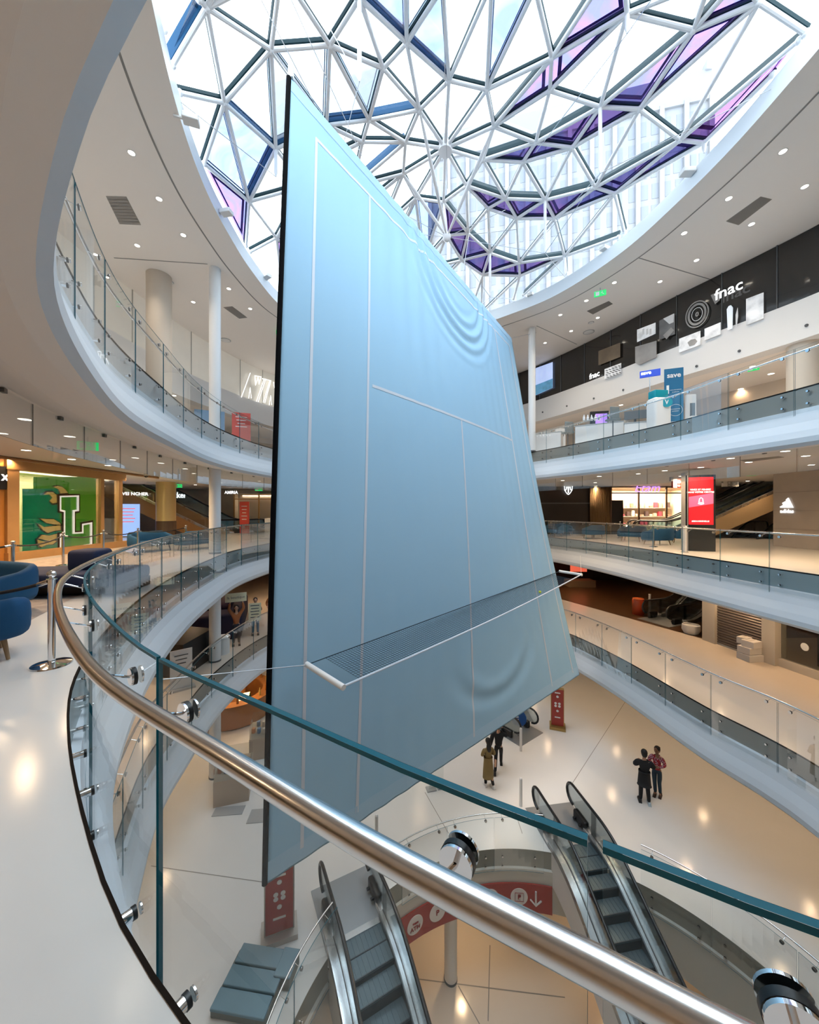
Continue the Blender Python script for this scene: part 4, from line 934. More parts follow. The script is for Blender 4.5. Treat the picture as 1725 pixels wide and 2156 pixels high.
# ================================================================ RIGHT SIDE OF THIS FLOOR
ZT = 3.22
t = thing('shopfront', 'dark closed shopfront with a white lit crest right of the banner', 'shopfront', (10.4, 25.0, 0))
mb = MB(); mb.box((10.2, 25.3, 1.6), (5.4, .3, 3.25)); mb.build('dark_front', mat('dark_front', (.018, .014, .012), .3), t, world=True)
mb = MB(); mb.box((10.2, 25.1, 2.1), (5.4, .12, .06)); mb.build('rail', M_dgrey, t, world=True)
cr = at(1197, 1030, 25.0); M_crest = mat('crest_white', (1, 1, 1), .5, emit=1.3)
def crest_pts(s): return [(-.5*s, .5*s), (-.25*s, .42*s), (0, .55*s), (.25*s, .42*s), (.5*s, .5*s), (.46*s, -.1*s), (.2*s, -.5*s), (0, -.65*s), (-.2*s, -.5*s), (-.46*s, -.1*s)]
mb = MB(); O = [cr+V(x, 0, z) for x, z in crest_pts(.60)]; I = [cr+V(x, 0, z) for x, z in crest_pts(.50)]; n = len(O)
mb.add(O+I, [[i, (i+1) % n, n+(i+1) % n, n+i] for i in range(n)]); mb.add([p-V(0, .02, 0) for p in O+I], [[i, (i+1) % n, n+(i+1) % n, n+i] for i in range(n)])
mb.box(cr+V(0, -.01, .13), (.34, .03, .07)); mb.box(cr+V(0, -.01, -.05), (.08, .03, .40)); mb.box(cr+V(-.15, -.01, .0), (.07, .03, .16), Matrix.Rotation(.5, 3, 'Y')); mb.box(cr+V(.15, -.01, .0), (.07, .03, .16), Matrix.Rotation(-.5, 3, 'Y'))
mb.build('crest', M_crest, t, world=True, label='white lit shield crest')
mb = MB(); mb.sphere((8.25, 24.7, 1.0), .24, 10, sc=(1, .6, 2.4)); mb.build('mannequin', mat('cream_coat', (.5, .46, .38), .8), t, world=True, smooth=True)
curtain_wall('pleated brown curtain between the crest shop and the lingerie shop', 12.2, 13.55, 25.0, 0, 3.2, M_curt)
et = lit_shop('bright lingerie shop with a violet neon script sign', 13.6, 19.2, 25.0, 0, 3.2, 'x', power=520, doors=3, frame=mat('brown_frame', (.12, .07, .04), .4))
mb = MB(); mb.box((14.0, 24.95, 1.15), (.75, .1, 2.3)); mb.build('dark_door', M_black, et, world=True)
M_vio = mat('violet_neon', (.55, .28, 1), .5, emit=1.4)
text('neon_script', 'Etam', .85, M_vio, et, at(1362, 1028, 24.85), -PI/2, ext=.01, bold=-.004, shear=.35)
# red screen totem
tp = V(11.5, 14.75, 0); fa = -PI/2-.35; R = fa+PI/2
t = thing('screen_totem', 'tall black totem with a bright red advertising screen behind the right rail', 'totem', tuple(tp), R)
mb = MB(); mb.rbox((0, 0, 1.5), (1.0, .42, 3.0), .02); mb.build('body', mat('totem_black', (.012, .016, .02), .25), t)
M_scr = mat('red_screen', (.80, .01, .02), .4, emit=.75)
mb = MB(); mb.box((.02, -.214, 1.98), (.80, .01, 1.86)); mb.build('screen', M_scr, t, label='glowing red screen')
mb = MB(); mb.box((.02, -.219, 1.98), (.80, .004, .42), None); mb.v = [Vector((p.x, p.y, p.z+(.10 if p.x > 0 else -.05))) for p in mb.v]; mb.build('screen_band', mat('screen_pink', (.85, .12, .25), .4, emit=.7), t)
Mst = mat('screen_text', (1, .85, .85), .5, emit=1.2)
f = V(math.cos(fa), math.sin(fa), 0)
for z, s, b in ((2.42, .088, 'VIVEZ ET PENSEZ'), (2.32, .088, 'DANS VOTRE CENTRE'), (1.18, .075, '#BEAUGRENELLE')): text('screen_text', b, s, Mst, t, tp+f*.222+V(0, 0, z), fa, bold=.002, ext=.002)
mb = MB(); mb.tube([(.02-.07, -.225, 1.92), (.02-.05, -.225, 2.06), (.02, -.225, 2.11), (.07, -.225, 2.06), (.09, -.225, 1.92)], .016, 6); mb.sphere((.02, -.225, 1.88), .10, 12, sc=(1, .06, .45)); mb.build('screen_figure', Mst, t, label='white outline figure on the red screen')
mb = MB(); mb.box((-.51, -.03, 1.55), (.02, .43, 3.1)); mb.box((-.42, -.225, 1.55), (.02, .02, 3.1)); mb.build('side_trim', M_grey, t)
# hanging direction signs
def hang_sign(label, px, py, D, w, h, left=True):
    c = at(px, py, D); t = thing('hanging_sign', label, 'sign', tuple(c))
    mb = MB(); mb.box(c, (w, .1, h)); mb.build('panel', M_redsign if left else M_grey, t, world=True)
    mb = MB(); mb.box(c+V(-w*.36, -.055, 0), (w*.26, .012, h)); mb.build('white_end', M_signwhite, t, world=True)
    for k in range(3):
        mb = MB(); mb.cyl(c+V(-w*.12+.26*k*w, -.05, h*.18), c+V(-w*.12+.26*k*w, -.07, h*.18), h*.2, n=14); mb.build('pictogram', M_signwhite, t, world=True)
    for k in range(2):
        mb = MB(); mb.cyl(c+V(-w*.12+.2*k*w, -.05, -h*.27), c+V(-w*.12+.2*k*w, -.07, -h*.27), h*.13, n=14); mb.build('pictogram', M_signwhite, t, world=True)
    mb = MB(); mb.box(c+V(-w*.55, 0, h*.5), (.12, .12, max(.2, 2*(3.22-c.z)-h))); mb.build('hanger', M_grey, t, world=True)
hang_sign('red hanging direction sign with white pictograms left of the red screen', 1432, 1018, 18.0, .75, .42)
hang_sign('dim hanging sign with white pictograms right of the red screen', 1538, 1019, 21.0, .9, .30, False)
# stone wall with sports logo
M_stone = mat('grey_stone_tile', (.40, .36, .32), .5, var=.08, vscale=2)
mb = MB(); mb.box((18.3, 15.75, 1.63), (3.6, 2.1, 3.25)); struct(mb.build('wall_stone', M_stone))
for k in range(1, 4): mb = MB(); mb.box((16.49, 15.75, .8*k), (.012, 2.1, .012)); struct(mb.build('trim_12', M_seam))
WX = 16.48
def wx(px, py): return at(px, py, WX*F/(px-CX))
lg = thing('wall_sign', 'white lit three-bar sports logo with lettering on the grey stone wall', 'sign', tuple(wx(1658, 1080)))
Mad = mat('logo_white', (1, 1, 1), .5, emit=1.3)
for a in ([(1643.5, 1067), (1650, 1063.5), (1653.5, 1069), (1645, 1069)], [(1648.5, 1059), (1655, 1055.5), (1662.5, 1069), (1655, 1069)], [(1656, 1052.5), (1661, 1048), (1671.5, 1069), (1664, 1069)]):
    mb = MB(); mb.slab([wx(*p) for p in a], (-1, 0, 0), .03); mb.build('logo_bar', Mad, lg, world=True)
text('lettering', 'adidas', .235, Mad, lg, wx(1658, 1076.5)+V(-.02, 0, 0), PI, ext=.01, bold=.002)
t = thing('door', 'dark framed glass door at the right edge beside the stone wall', 'door', (WX, 14.0, 0))
mb = MB(); mb.box((WX, 14.6, 1.55), (.12, .22, 3.1)); mb.build('frame', mat('navy_frame', (.015, .025, .045), .3), t, world=True)
mb = MB(); mb.box((WX, 13.2, 3.05), (.12, 3.0, .14)); mb.build('frame', mat('navy_frame', (0, 0, 0)), t, world=True)
mb = MB(); mb.box((WX+.05, 13.2, 1.5), (.03, 2.7, 3.0)); mb.build('pane', M_curtain, t, world=True)
mb = MB(); mb.box((17.2, 9.0, 1.63), (.3, 11.4, 3.25)); struct(mb.build('wall_right', M_beige))
# chrome post and rope posts on the right
for px, D, l in ((1306, 21.5, 'slim rope post right of the lone blue armchair'), (1376, 16.4, 'slim rope post in front of the blue armchair group')):
    p = at(px, 1100, D); rope_post(p.x, p.y, l)
t = thing('rail_post', 'thick white post beside the left edge of the red screen', 'post', (10.55, 14.2, 0))
mb = MB(); mb.cyl((0, 0, 0), (0, 0, 1.02), .07, n=20); mb.build('shaft', M_white, t, smooth=SM); mb = MB(); mb.cyl((0, 0, 0), (0, 0, .02), .13, n=20); mb.build('foot', M_steel, t, smooth=SM)
# ================================================================ UPPER GALLERY: BLACK STOREFRONT ON THE RIGHT, PALE ONE ON THE LEFT
def em_at(px, py, off=.05):
    """point on the mezzanine front hit by a view ray"""
    r = (px-CX)/F; best = None
    P = EM.dense
    for i in range(len(P)):
        a, b = P[i], P[(i+1) % len(P)]
        fa_, fb = a.x-r*a.y, b.x-r*b.y
        if fa_*fb <= 0 and a.y > 3:
            k = fa_/(fa_-fb) if fa_ != fb else 0; p = a.lerp(b, k)
            if best is None or p.y > best.y: best = p.copy()
    D = best.y; q = at(px, py, D)
    c = V(1, 12, 0)-V(q.x, q.y, 0); c.normalize()
    return q+c*off
def seg_wall(name_thing, label, pa, pb, m, n, post=None):
    a, b = EM.nearest(*pa), EM.nearest(*pb)
    if b < a: b += EM.total
    t = thing('storefront', label, 'storefront', tuple(EM.off((a+b)/2, 0, ZM1)))
    for k in range(n):
        d0, d1 = a+(b-a)*k/n+.008, a+(b-a)*(k+1)/n-.008; mb = MB()
        A = [EM.off(d0+(d1-d0)*i/4, -.02, ZM1) for i in range(5)]; B = [V(p.x, p.y, ZC-.01) for p in A]
        C = [EM.off(d0+(d1-d0)*i/4, -.06, ZM1) for i in range(5)]; D = [V(p.x, p.y, ZC-.01) for p in C]
        vs = A+B+C+D
        mb.add(vs, [[i, i+1, 6+i, 5+i] for i in range(4)]+[[10+i, 15+i, 16+i, 11+i] for i in range(4)]+[[0, 5, 15, 10], [4, 14, 19, 9]])
        mb.build('glass_front', m, t, world=True)
        mb = MB(); p = EM.off(d0-.008, 0.0, 0); mb.box((p.x, p.y, (ZM1+ZC)/2), (.03, .03, ZC-ZM1)); mb.build('mullion', post or M_dgrey, t, world=True)
    return t
i_ = EM.nearest(7.3, 24)
M_bglass = mat('black_gloss_glass', (.012, .011, .010), .12, coat=.6)
fn = seg_wall('storefront', 'long black glass storefront with lit pictures, under the ceiling at right', (6.2, 25.5), (13.2, 3.0), M_bglass, 15)
M_pglass = mat('pale_lit_glass', (.74, .70, .62), .25, var=.12, vscale=.8, coat=.3, emit=.16, ecol=(.95, .88, .76))
M_pg2 = M_pglass
wv = seg_wall('storefront', 'pale glass storefront with white neon strokes, under the ceiling at left', (-8.5, 1.2), (-5.5, 27.5), M_pglass, 16, mat('glass_joint', (.45, .44, .40), .4)) if False else None
a_, b_ = EM.nearest(-7, 2), EM.nearest(-5.5, 27.3)
wv = seg_wall('storefront', 'pale glass storefront with white neon strokes, under the ceiling at left', (-7, 2), (-5.5, 27.3), M_pglass, 16, mat('glass_joint', (.45, .44, .40), .4))
# lit pictures in the black storefront
Mp_w = mat('picture_white', (.70, .73, .78), .5, emit=.55, var=.75, vscale=3.2)
Mp_g = mat('picture_grey', (.22, .21, .20), .5, emit=.35, var=.6, vscale=1.6)
Mp_b = mat('picture_blue', (.40, .50, .85), .5, emit=.9, var=.35, vscale=1.2)
Mp_d = mat('picture_dark', (.05, .05, .05), .4, emit=.5, var=.5, vscale=3)
Mp_l = mat('picture_light_grey', (.42, .42, .42), .4, emit=.6)
def pic(name, pts, m, label=None, off=.06):
    P = [em_at(x, y, off) for x, y in pts]; mb = MB(); n = (P[1]-P[0]).cross(P[2]-P[0]).normalized()
    c = V(1, 12, 9)-P[0]
    if n.dot(c) < 0: n = -n
    mb.slab(P, n, .02); return mb.build(name, m, fn, world=True, label=label)
pic('lit_picture', [(1129, 776), (1165, 763), (1165, 817), (1129, 833)], Mp_b, 'blue-violet lit picture of a room')
pic('lit_picture', [(1129, 812), (1165, 798), (1165, 817), (1129, 833)], mat('picture_teal', (.10, .28, .45), .5, emit=.6, var=.5, vscale=3), off=.085)
pic('lit_picture', [(1275, 778), (1310, 765), (1310, 785), (1275, 799)], Mp_w, 'white lit picture with dark dashes')
for r in range(4):
    for c in range(5):
        x = 1278+c*6.6+(r % 2)*2; y = 780+r*4.6-c*2.45; pic('dash', [(x, y), (x+4, y+.6), (x+4, y+2.2), (x, y+1.6)], Mp_d, off=.085)
pic('lit_picture', [(1344, 695), (1383, 680), (1383, 703), (1344, 721)], Mp_w, 'white lit picture of figures')
for x in (1356, 1364, 1371): pic('figure', [(x, 694), (x+4, 692.5), (x+4, 704), (x, 706)], Mp_l, off=.085)
pic('lit_picture', [(1340, 731), (1385, 718), (1385, 752), (1350, 768), (1340, 764)], Mp_g, 'dim grey picture of a rounded appliance')
pic('lit_picture', [(1391, 676), (1424, 661), (1424, 704), (1391, 716)], mat('picture_collage', (.10, .10, .10), .5, emit=.5, var=.7, vscale=2.5), 'dark collage picture')
pic('shape', [(1400, 672), (1423, 661), (1422, 679), (1413, 683)], Mp_l, off=.085)
pic('shape', [(1400, 707), (1417, 690), (1423, 696), (1407, 715)], Mp_g, off=.085)
pic('lit_picture', [(1433, 714), (1478, 697), (1478, 726), (1433, 743)], Mp_w, 'white lit picture with a dark round shape')
pic('shape', [(1452, 722), (1459, 716), (1468, 714), (1472, 719), (1466, 727), (1456, 730)], Mp_g, off=.085)
pic('lit_picture', [(1487, 693), (1521, 679), (1521, 704), (1487, 717)], Mp_w, 'white lit picture of a desk scene')
pic('lit_picture', [(1534, 652), (1538, 645), (1543, 643), (1547, 648), (1546, 692), (1536, 695)], mat('picture_bottle', (.75, .8, .85), .5, emit=.4), 'white lit bottle shape')
pic('lit_picture', [(1553, 663), (1557, 648), (1558, 665), (1555, 688), (1553, 688)], Mp_l)
pic('lit_picture', [(1575, 630), (1612, 616), (1612, 670), (1575, 685)], Mp_w, 'large white abstract lit picture')
pic('lit_picture', [(1500, 622), (1520, 613), (1519, 632), (1509, 641)], Mp_g)
pic('lit_picture', [(1262, 740), (1308, 722), (1308, 752), (1262, 770)], mat('picture_brown', (.10, .075, .05), .5, emit=.5, var=.6, vscale=1.5), 'dim brownish picture')
def ring_pic(cx, cy, rx, ry, w, m):
    mb = MB(); n = 36; O = []; I = []
    for k in range(n):
        a = 2*PI*k/n; O.append(em_at(cx+rx*math.cos(a), cy+ry*math.sin(a)-rx*.35*math.cos(a), .07)); I.append(em_at(cx+(rx-w)*math.cos(a), cy+(ry-w)*math.sin(a)-(rx-w)*.35*math.cos(a), .07))
    mb.add(O+I, [[i, (i+1) % n, n+(i+1) % n, n+i] for i in range(n)]); mb.build('speaker_ring', m, fn, world=True, label='grey ring of the loudspeaker picture')
for rx, ry, w in ((25, 28, 2.5), (20, 23, 4.5), (12, 14, 1.2), (4, 5, 3)): ring_pic(1471, 662, rx, ry, w, Mp_g if w > 2 else Mp_l)
for (x, y), s in (((1545, 612), .52), ((1256, 792), .38)):
    p = em_at(x, y, .22); q = em_at(x+6, y, .22); d = (q-p); fa2 = math.atan2(-d.x, d.y)
    c = V(1, 12, 0)-p
    if math.cos(fa2)*c.x+math.sin(fa2)*c.y < 0: fa2 += PI
    text('lettering', 'fnac', s*1.05, M_neon, fn, p, fa2, bold=.006, ext=.004, label='white lit shop lettering')
# neon strokes on the left storefront
M_ne2 = mat('neon_tube_white', (1, 1, .97), .5, emit=1.4)
def neon(P, r=.02):
    mb = MB(); mb.tube([em_at(x, y, .14) for x, y in P], r, 6); mb.build('neon_tube', M_ne2, wv, world=True)
K = 380/1725
def cv(L): return [(220+x*K, 660+y*K) for x, y in L]
for L in ([(1385, 575), (1300, 805)], [(1430, 600), (1436, 690), (1462, 615), (1470, 680), (1490, 610)], [(1520, 630), (1445, 845)], [(1535, 632), (1462, 850)], [(1575, 645), (1510, 855)], [(1585, 648), (1525, 858)],
          [(1370, 815), (1385, 715), (1396, 815)], [(1610, 660), (1618, 715), (1640, 665), (1650, 700)], [(1690, 690), (1635, 765), (1640, 865)], [(1690, 700), (1660, 860)], [(1568, 880), (1583, 790), (1592, 878)], [(1430, 600), (1490, 612)], [(1500, 628), (1585, 648)]): neon(cv(L), .024)
for L in ([(150, 445), (140, 480), (170, 500), (200, 465), (180, 560)], [(205, 490), (175, 670)], [(275, 530), (245, 520), (235, 580), (270, 590), (240, 640), (262, 660)], [(190, 700), (240, 650), (265, 715), (215, 720)],
          [(350, 545), (375, 590), (395, 545)], [(375, 590), (352, 620), (362, 668), (385, 660), (375, 600)], [(368, 735), (382, 735), (378, 765), (368, 735)]): neon(cv(L), .014)  # these smaller tubes stand in for neon reflected in the balustrade glass
# small dots (wall washers) along the white parapet band at right
for k, (x, y) in enumerate(((1700, 685), (1558, 739), (1468, 771), (1313, 821), (1251, 839), (1194, 855), (1143, 868))):
    p = em_at(x, y, .02); mb = MB(); mb.sphere(p, .05, 10); tag(mb.build('wall_fitting', M_dgrey, smooth=True), 'small dark round fitting on the white band under the black storefront', 'fitting', 'round fittings on the white band')

# ================================================================ UPPER GALLERY FURNITURE (right)
M_sb = mat('stand_blue', (.005, .13, .28), .45); M_teal = mat('stand_teal', (.0, .28, .36), .4)
def up(px, D): p = at(px, 900, D); return V(p.x, p.y, Z3)
b0 = up(1419, 14.2); fa = math.atan2(-b0.y, -b0.x)+.25
t, f, s = board('standing_banner', 'tall blue standing banner headed save on the upper gallery at right', b0, (.62, .03, 2.55), fa, M_sb, cat='banner')
text('lettering', 'save', .26, M_signwhite, t, b0+f*.03+V(0, 0, 2.28), fa, bold=.006, ext=.003)
for z, bdy, sz in ((1.72, 'votre smartphone', .052), (1.64, 'et tablette', .052), (.98, 'LA GARANTIE', .05), (.90, 'SATISFAIT', .05), (.50, 'Reparation', .085), (.28, 'Accessoires', .06)): text('small_lettering', bdy, sz, M_signwhite, t, b0+f*.03+s*.05+V(0, 0, z), fa, ext=.002)
mb = MB(); pts = [b0+f*.03+s*(.05+.22*math.cos(2*PI*k/24))+V(0, 0, .94+.22*math.sin(2*PI*k/24)) for k in range(24)]; mb.tube(pts, .006, 5, closed=True); mb.build('circle_outline', M_signwhite, t, world=True)
mb = MB(); mb.box(b0+f*.03-s*.2+V(0, 0, 1.75), (.08, .012, .32), fa+PI/2); mb.build('phone_print', M_signwhite, t, world=True)
p = up(1369, 14.0); t = thing('pole_sign', 'small blue sign reading save on a thin pole left of the blue standing banner', 'sign', tuple(p)); mb = MB(); mb.cyl(p, p+V(0, 0, 2.2), .018, n=10); mb.build('pole', M_steel, t, world=True)
fs = -PI/2-.55; mb = MB(); mb.box(p+V(0, 0, 2.28), (.66, .06, .25), fs+PI/2); mb.build('panel', mat('sign_royal_blue', (.01, .06, .55), .4, emit=.3), t, world=True)
ff = V(math.cos(fs), math.sin(fs), 0); text('lettering', 'save', .19, M_neon, t, p+ff*.04+V(-.15, 0, 2.29), fs, ext=.003, bold=.004); text('lettering', 'Réparation', .075, M_neon, t, p+ff*.04+V(.16, -.02, 2.27), fs, ext=.003)
p = up(1387, 13.7); t = thing('kiosk_counter', 'tall white kiosk with a round teal V badge beside the blue standing banner', 'kiosk', tuple(p))
mb = MB(); mb.rbox(p+V(0, 0, .62), (.66, .5, 1.24), .1, .1); mb.build('body', M_white, t, world=True, smooth=SM)
mb = MB(); mb.rbox(p+V(.02, .05, 1.38), (.52, .36, .30), .02, .1); mb.build('top_display', M_teal, t, world=True, smooth=SM)
fk = math.atan2(-p.y, -p.x); fv = V(math.cos(fk), math.sin(fk), 0)
q = p+V(.12, -.28, 1.02); mb = MB(); mb.cyl(q, q+V(0, -.012, 0)-V(.004, 0, 0), .17, n=28); mb.build('badge', M_teal, t, world=True); text('badge_letter', 'V.', .22, M_signwhite, t, q+V(0, -.022, 0), -PI/2, ext=.004, bold=.006)
p = up(1463, 14.3); t = thing('display_stand', 'white display stand with a tall back right of the blue standing banner', 'display stand', tuple(p))
mb = MB(); mb.rbox(p+V(.12, 0, .36), (.7, .5, .72), .03, -.2); mb.build('plinth', M_white, t, world=True); mb = MB(); mb.rbox(p+V(-.08, .1, .95), (.34, .16, 1.3), .03, -.2); mb.build('back_panel', M_white, t, world=True); mb = MB(); mb.box(p+V(-.08, 0.0, .95), (.16, .03, .6), -.2); mb.build('product', M_dgrey, t, world=True)
M_chairg = mat('stool_grey', (.16, .19, .20), .5)
for k, (px, D, l) in enumerate(((1291, 15.1, 'grey bar stool in front of the long white counter'), (1196, 17.6, 'grey bar stool beside the small white desk near the banner'))):
    p = up(px, D); t = thing('bar_stool', l, 'stool', tuple(p)); mb = MB(); mb.cyl(p, p+V(0, 0, .76), .022, n=12); mb.build('stem', M_dgrey, t, world=True); mb = MB(); mb.lathe([(.001, .02), (.2, .01), (.2, 0), (.001, 0)], p, 24); mb.build('foot', M_dgrey, t, world=True)
    mb = MB(); mb.rbox(p+V(0, 0, .80), (.44, .42, .08), .03, .2); mb.build('seat', M_chairg, t, world=True, smooth=SM); mb = MB(); mb.rbox(p+V(-.03, -.19, 1.05), (.42, .06, .46), .03, .2); mb.build('backrest', M_chairg, t, world=True, smooth=SM)
for px, D, w, h, d, l in ((1262, 16.3, 1.9, .86, .5, 'long white counter on the upper gallery'), (1148, 18.6, 1.6, .92, .6, 'small white desk on the upper gallery near the banner'), (1345, 15.0, 1.0, .62, .5, 'low white desk holding a screen on the upper gallery')):
    p = up(px, D); t = thing('counter', l, 'counter', tuple(p)); mb = MB(); mb.rbox(p+V(0, 0, h/2), (w, d, h), .03, -.55); mb.build('body', M_white, t, world=True); mb = MB(); mb.box(p+V(0, 0, h+.015), (w*1.03, d*1.05, .03), -.55); mb.build('worktop', M_grey, t, world=True)
p = up(1320, 14.9); t = thing('computer_screen', 'dark screen turned sideways on the low white desk', 'screen', tuple(p+V(.35, 0, .64))); mb = MB(); mb.rbox(p+V(.35, 0, .95), (.78, .05, .34), .01, -.5); mb.build('panel', M_dgrey, t, world=True); mb = MB(); mb.box(p+V(.35, .02, .74), (.06, .06, .2)); mb.build('stand', M_dgrey, t, world=True)
p = up(1262, 17.2); t = thing('display_screen', 'black display panel glowing violet behind the long white counter', 'screen', tuple(p)); mb = MB(); mb.box(p+V(0, 0, .85), (.78, .12, 1.7), -.2); mb.build('body', M_black, t, world=True); mb = MB(); mb.box(p+V(.06, -.075, .98), (.50, .01, 1.2), -.2); mb.build('screen', mat('screen_violet', (.30, .16, .75), .4, emit=1.2, var=.7, vscale=3), t, world=True)
p = up(1194, 18.9); t = thing('white_pillar_display', 'white display pillar with a dark oval behind the grey stool near the banner', 'display', tuple(p)); mb = MB(); mb.rbox(p+V(-.1, .6, .7), (.5, .2, 1.4), .02); mb.build('panel', M_white, t, world=True); mb = MB(); mb.sphere(p+V(-.1, .48, 1.05), .15, 12, sc=(1, .1, .8)); mb.build('oval', M_dgrey, t, world=True)
for k in range(5):
    q = up(1230+k*8, 15.6)+V(0, 0, .89); mb = MB(); mb.lathe([(.001, 0), (.045, 0), (.045, .14), (.02, .18), (.02, .24), (.001, .24)], q, 12); tag(mb.build('bottle', M_signwhite, smooth=SM), 'small white bottle in the row on the long white counter', 'bottle', 'bottles on the long counter')
q = up(1322, 15.2)+V(0, 0, .65); mb = MB(); mb.rbox(q+V(.1, 0, .1), (.4, .25, .2), .05); tag(mb.build('desk_printer', M_beige, smooth=SM), 'beige machine on the low white desk', 'machine')
# upper gallery, left: boards behind the glass
board('standing_board', 'red board with white lettering behind the left upper gallery glass', V(-7.4, 16.3, Z3), (.75, .06, 1.4), -PI/2+.35, mat('board_red', (.60, .10, .08), .5), lines=4)
board('standing_board', 'blue-grey board behind the left upper gallery glass', V(-8.2, 15.2, Z3), (1.1, .06, 1.2), -PI/2+.4, mat('board_blue', (.16, .27, .42), .5))
sign_text('reflection of red lit lettering by the banner edge under the upper gallery', 'SALE', .42, at(573, 966, 21.5), -PI/2+.2, m=mat('red_sign_reflection', (1, .06, .02), .5, emit=1.3))  # solid glowing letters stand in for a reflection of red lettering

# ================================================================ FLOOR BELOW, RIGHT
mb = MB(); P = [V(9.4, 23.8, Z1+.008), V(12.8, 16.2, Z1+.008), V(23.9, 16.4, Z1+.008), V(23.9, 37, Z1+.008), V(5, 37, Z1+.008), V(6.5, 25, Z1+.008)]; mb.add(P, [list(range(6))]); struct(mb.build('floor', M_dwood))
mb = MB(); mb.box((14, 30.0, Z1+1.4), (20, .2, 2.8)); struct(mb.build('wall_store', mat('store_dark', (.03, .025, .02), .5)))
def pane_line(a, b, z0, z1, name, m, t, th=.06):
    d = (b-a).normalized(); n = V(-d.y, d.x, 0); mb = MB(); q = [a, b, b+n*th, a+n*th]; mb.prism([(p.x, p.y) for p in q], z0, z1); return mb.build(name, m, t, world=True)
fa_, fb_ = V(12.85, 16.1, 0), V(13.75, 10.6, 0)
def fl(k): return fa_.lerp(fb_, k)
zt = Z1+2.75
t = thing('roller_shutter', 'closed grey slatted roller shutter one floor down at right', 'shutter', (*fl(.25).xy, Z1))
mb = MB(); a, b = fl(.10), fl(.42); d = (b-a).normalized(); n = V(d.y, -d.x, 0)
if n.x > 0: n = -n
for k in range(24):
    z = Z1+.06+k*.105; mb.add([a+V(0, 0, z), b+V(0, 0, z), b+n*.035+V(0, 0, z+.05), a+n*.035+V(0, 0, z+.05), b+V(0, 0, z+.1), a+V(0, 0, z+.1)], [[0, 1, 2, 3], [3, 2, 4, 5]])
mb.build('slats', mat('shutter_grey', (.16, .14, .13), .4, .5), t, world=True); pane_line(a-n*.06, b-n*.06, Z1, zt, 'backing', M_black, t); pane_line(a+n*.03, b+n*.03, Z1, Z1+.07, 'bottom_rail', M_grey, t)
M_fr = mat('cream_frame', (.60, .54, .46), .5)
for k0, k1 in ((.0, .10), (.42, .50)):
    mb = MB(); a, b = fl(k0), fl(k1); d = (b-a).normalized(); n2 = V(-d.y, d.x, 0); q = [a-n2*.15, b-n2*.15, b+n2*.35, a+n2*.35]; mb.prism([(p.x, p.y) for p in q], Z1, zt); struct(mb.build('trim_13', M_fr))
t = thing('shop_window', 'dark display window with a white roundel one floor down at the right edge', 'shop window', (*fl(.75).xy, Z1))
pane_line(fl(.5), fl(1.0), Z1, Z1+.28, 'sill', M_fr, t, .2); pane_line(fl(.5)+V(.1, 0, 0), fl(1.0)+V(.1, 0, 0), Z1+.28, zt, 'pane', M_curtain, t, .02)
pane_line(fl(.5)+V(1.4, 0, 0), fl(1.0)+V(1.4, 0, 0), Z1, zt, 'back_wall', mat('window_dark', (.05, .045, .04), .5), t)
mb = MB(); mb.cyl(fl(.72)+V(.7, 0, Z1), fl(.72)+V(.7, 0, zt), .42, n=24); mb.build('inner_column', M_beige, t, world=True, smooth=SM)
q = fl(.63)+V(.08, 0, Z1+.95); mb = MB(); mb.cyl(q, q-V(.02, 0, 0), .13, n=20); mb.build('roundel', M_signwhite, t, world=True)
mb = MB(); mb.box(fl(.86)+V(.3, 0, Z1+.45), (.05, .34, .42)); mb.build('notice', M_signwhite, t, world=True)
p = V(12.35, 20.0, Z1); t = thing('pouf', 'red translucent cylinder stool on the dark wood floor', 'stool', tuple(p)); M_amb = mat('amber_red', (.42, .055, .015), .25, coat=.4)
mb = MB(); mb.lathe([(.001, 0), (.27, 0), (.29, .03), (.29, .78), (.26, .82), (.001, .82)], p, 28); mb.build('body', M_amb, t, world=True, smooth=SM); mb = MB(); mb.lathe([(.001, .83), (.27, .83), (.27, .86), (.001, .86)], p, 28); mb.build('seat', mat('amber_top', (.55, .12, .04), .4), t, world=True)
p = V(13.1, 20.2, Z1); t = thing('bollard', 'slim white bollard beside the red cylinder stool', 'bollard', tuple(p)); mb = MB(); mb.cyl(p, p+V(0, 0, 1.05), .06, n=16); mb.build('post', M_white, t, world=True, smooth=SM); mb = MB(); mb.cyl(p, p+V(0, 0, .02), .12, n=16); mb.build('foot', M_grey, t, world=True)
p = V(12.85, 16.9, Z1); t = thing('planter', 'white rounded planter at the foot of the dark escalator', 'planter', tuple(p)); mb = MB(); mb.lathe([(.001, 0), (.27, 0), (.36, .18), (.34, .40), (.29, .40), (.29, .34), (.001, .34)], p, 28); mb.build('pot', M_white, t, world=True, smooth=SM)
M_box = mat('white_carton', (.72, .68, .64), .7)
for k, (dx, dy, dz, w, l) in enumerate(((0, 0, 0, .62, 'white carton at the bottom of the stack by the shutter'), (-.02, .02, .26, .56, 'white carton second from the bottom of the stack by the shutter'), (.03, -.03, .50, .5, 'white carton near the top of the stack by the shutter'), (.05, .3, .52, .40, 'smallest white carton on top of the stack by the shutter'))):
    q = fl(.40)+V(-.42+dx, dy, Z1+dz); mb = MB(); mb.rbox(q+V(0, 0, .12), (w, w*.8, .24), .012, .1+.1*k); o = thing('carton', l, 'box', tuple(q)); mb.build('body', M_box, o, world=True); mb = MB(); mb.box(q+V(0, 0, .243), (w, .05, .004), .1+.1*k); mb.build('tape', M_beige, o, world=True)
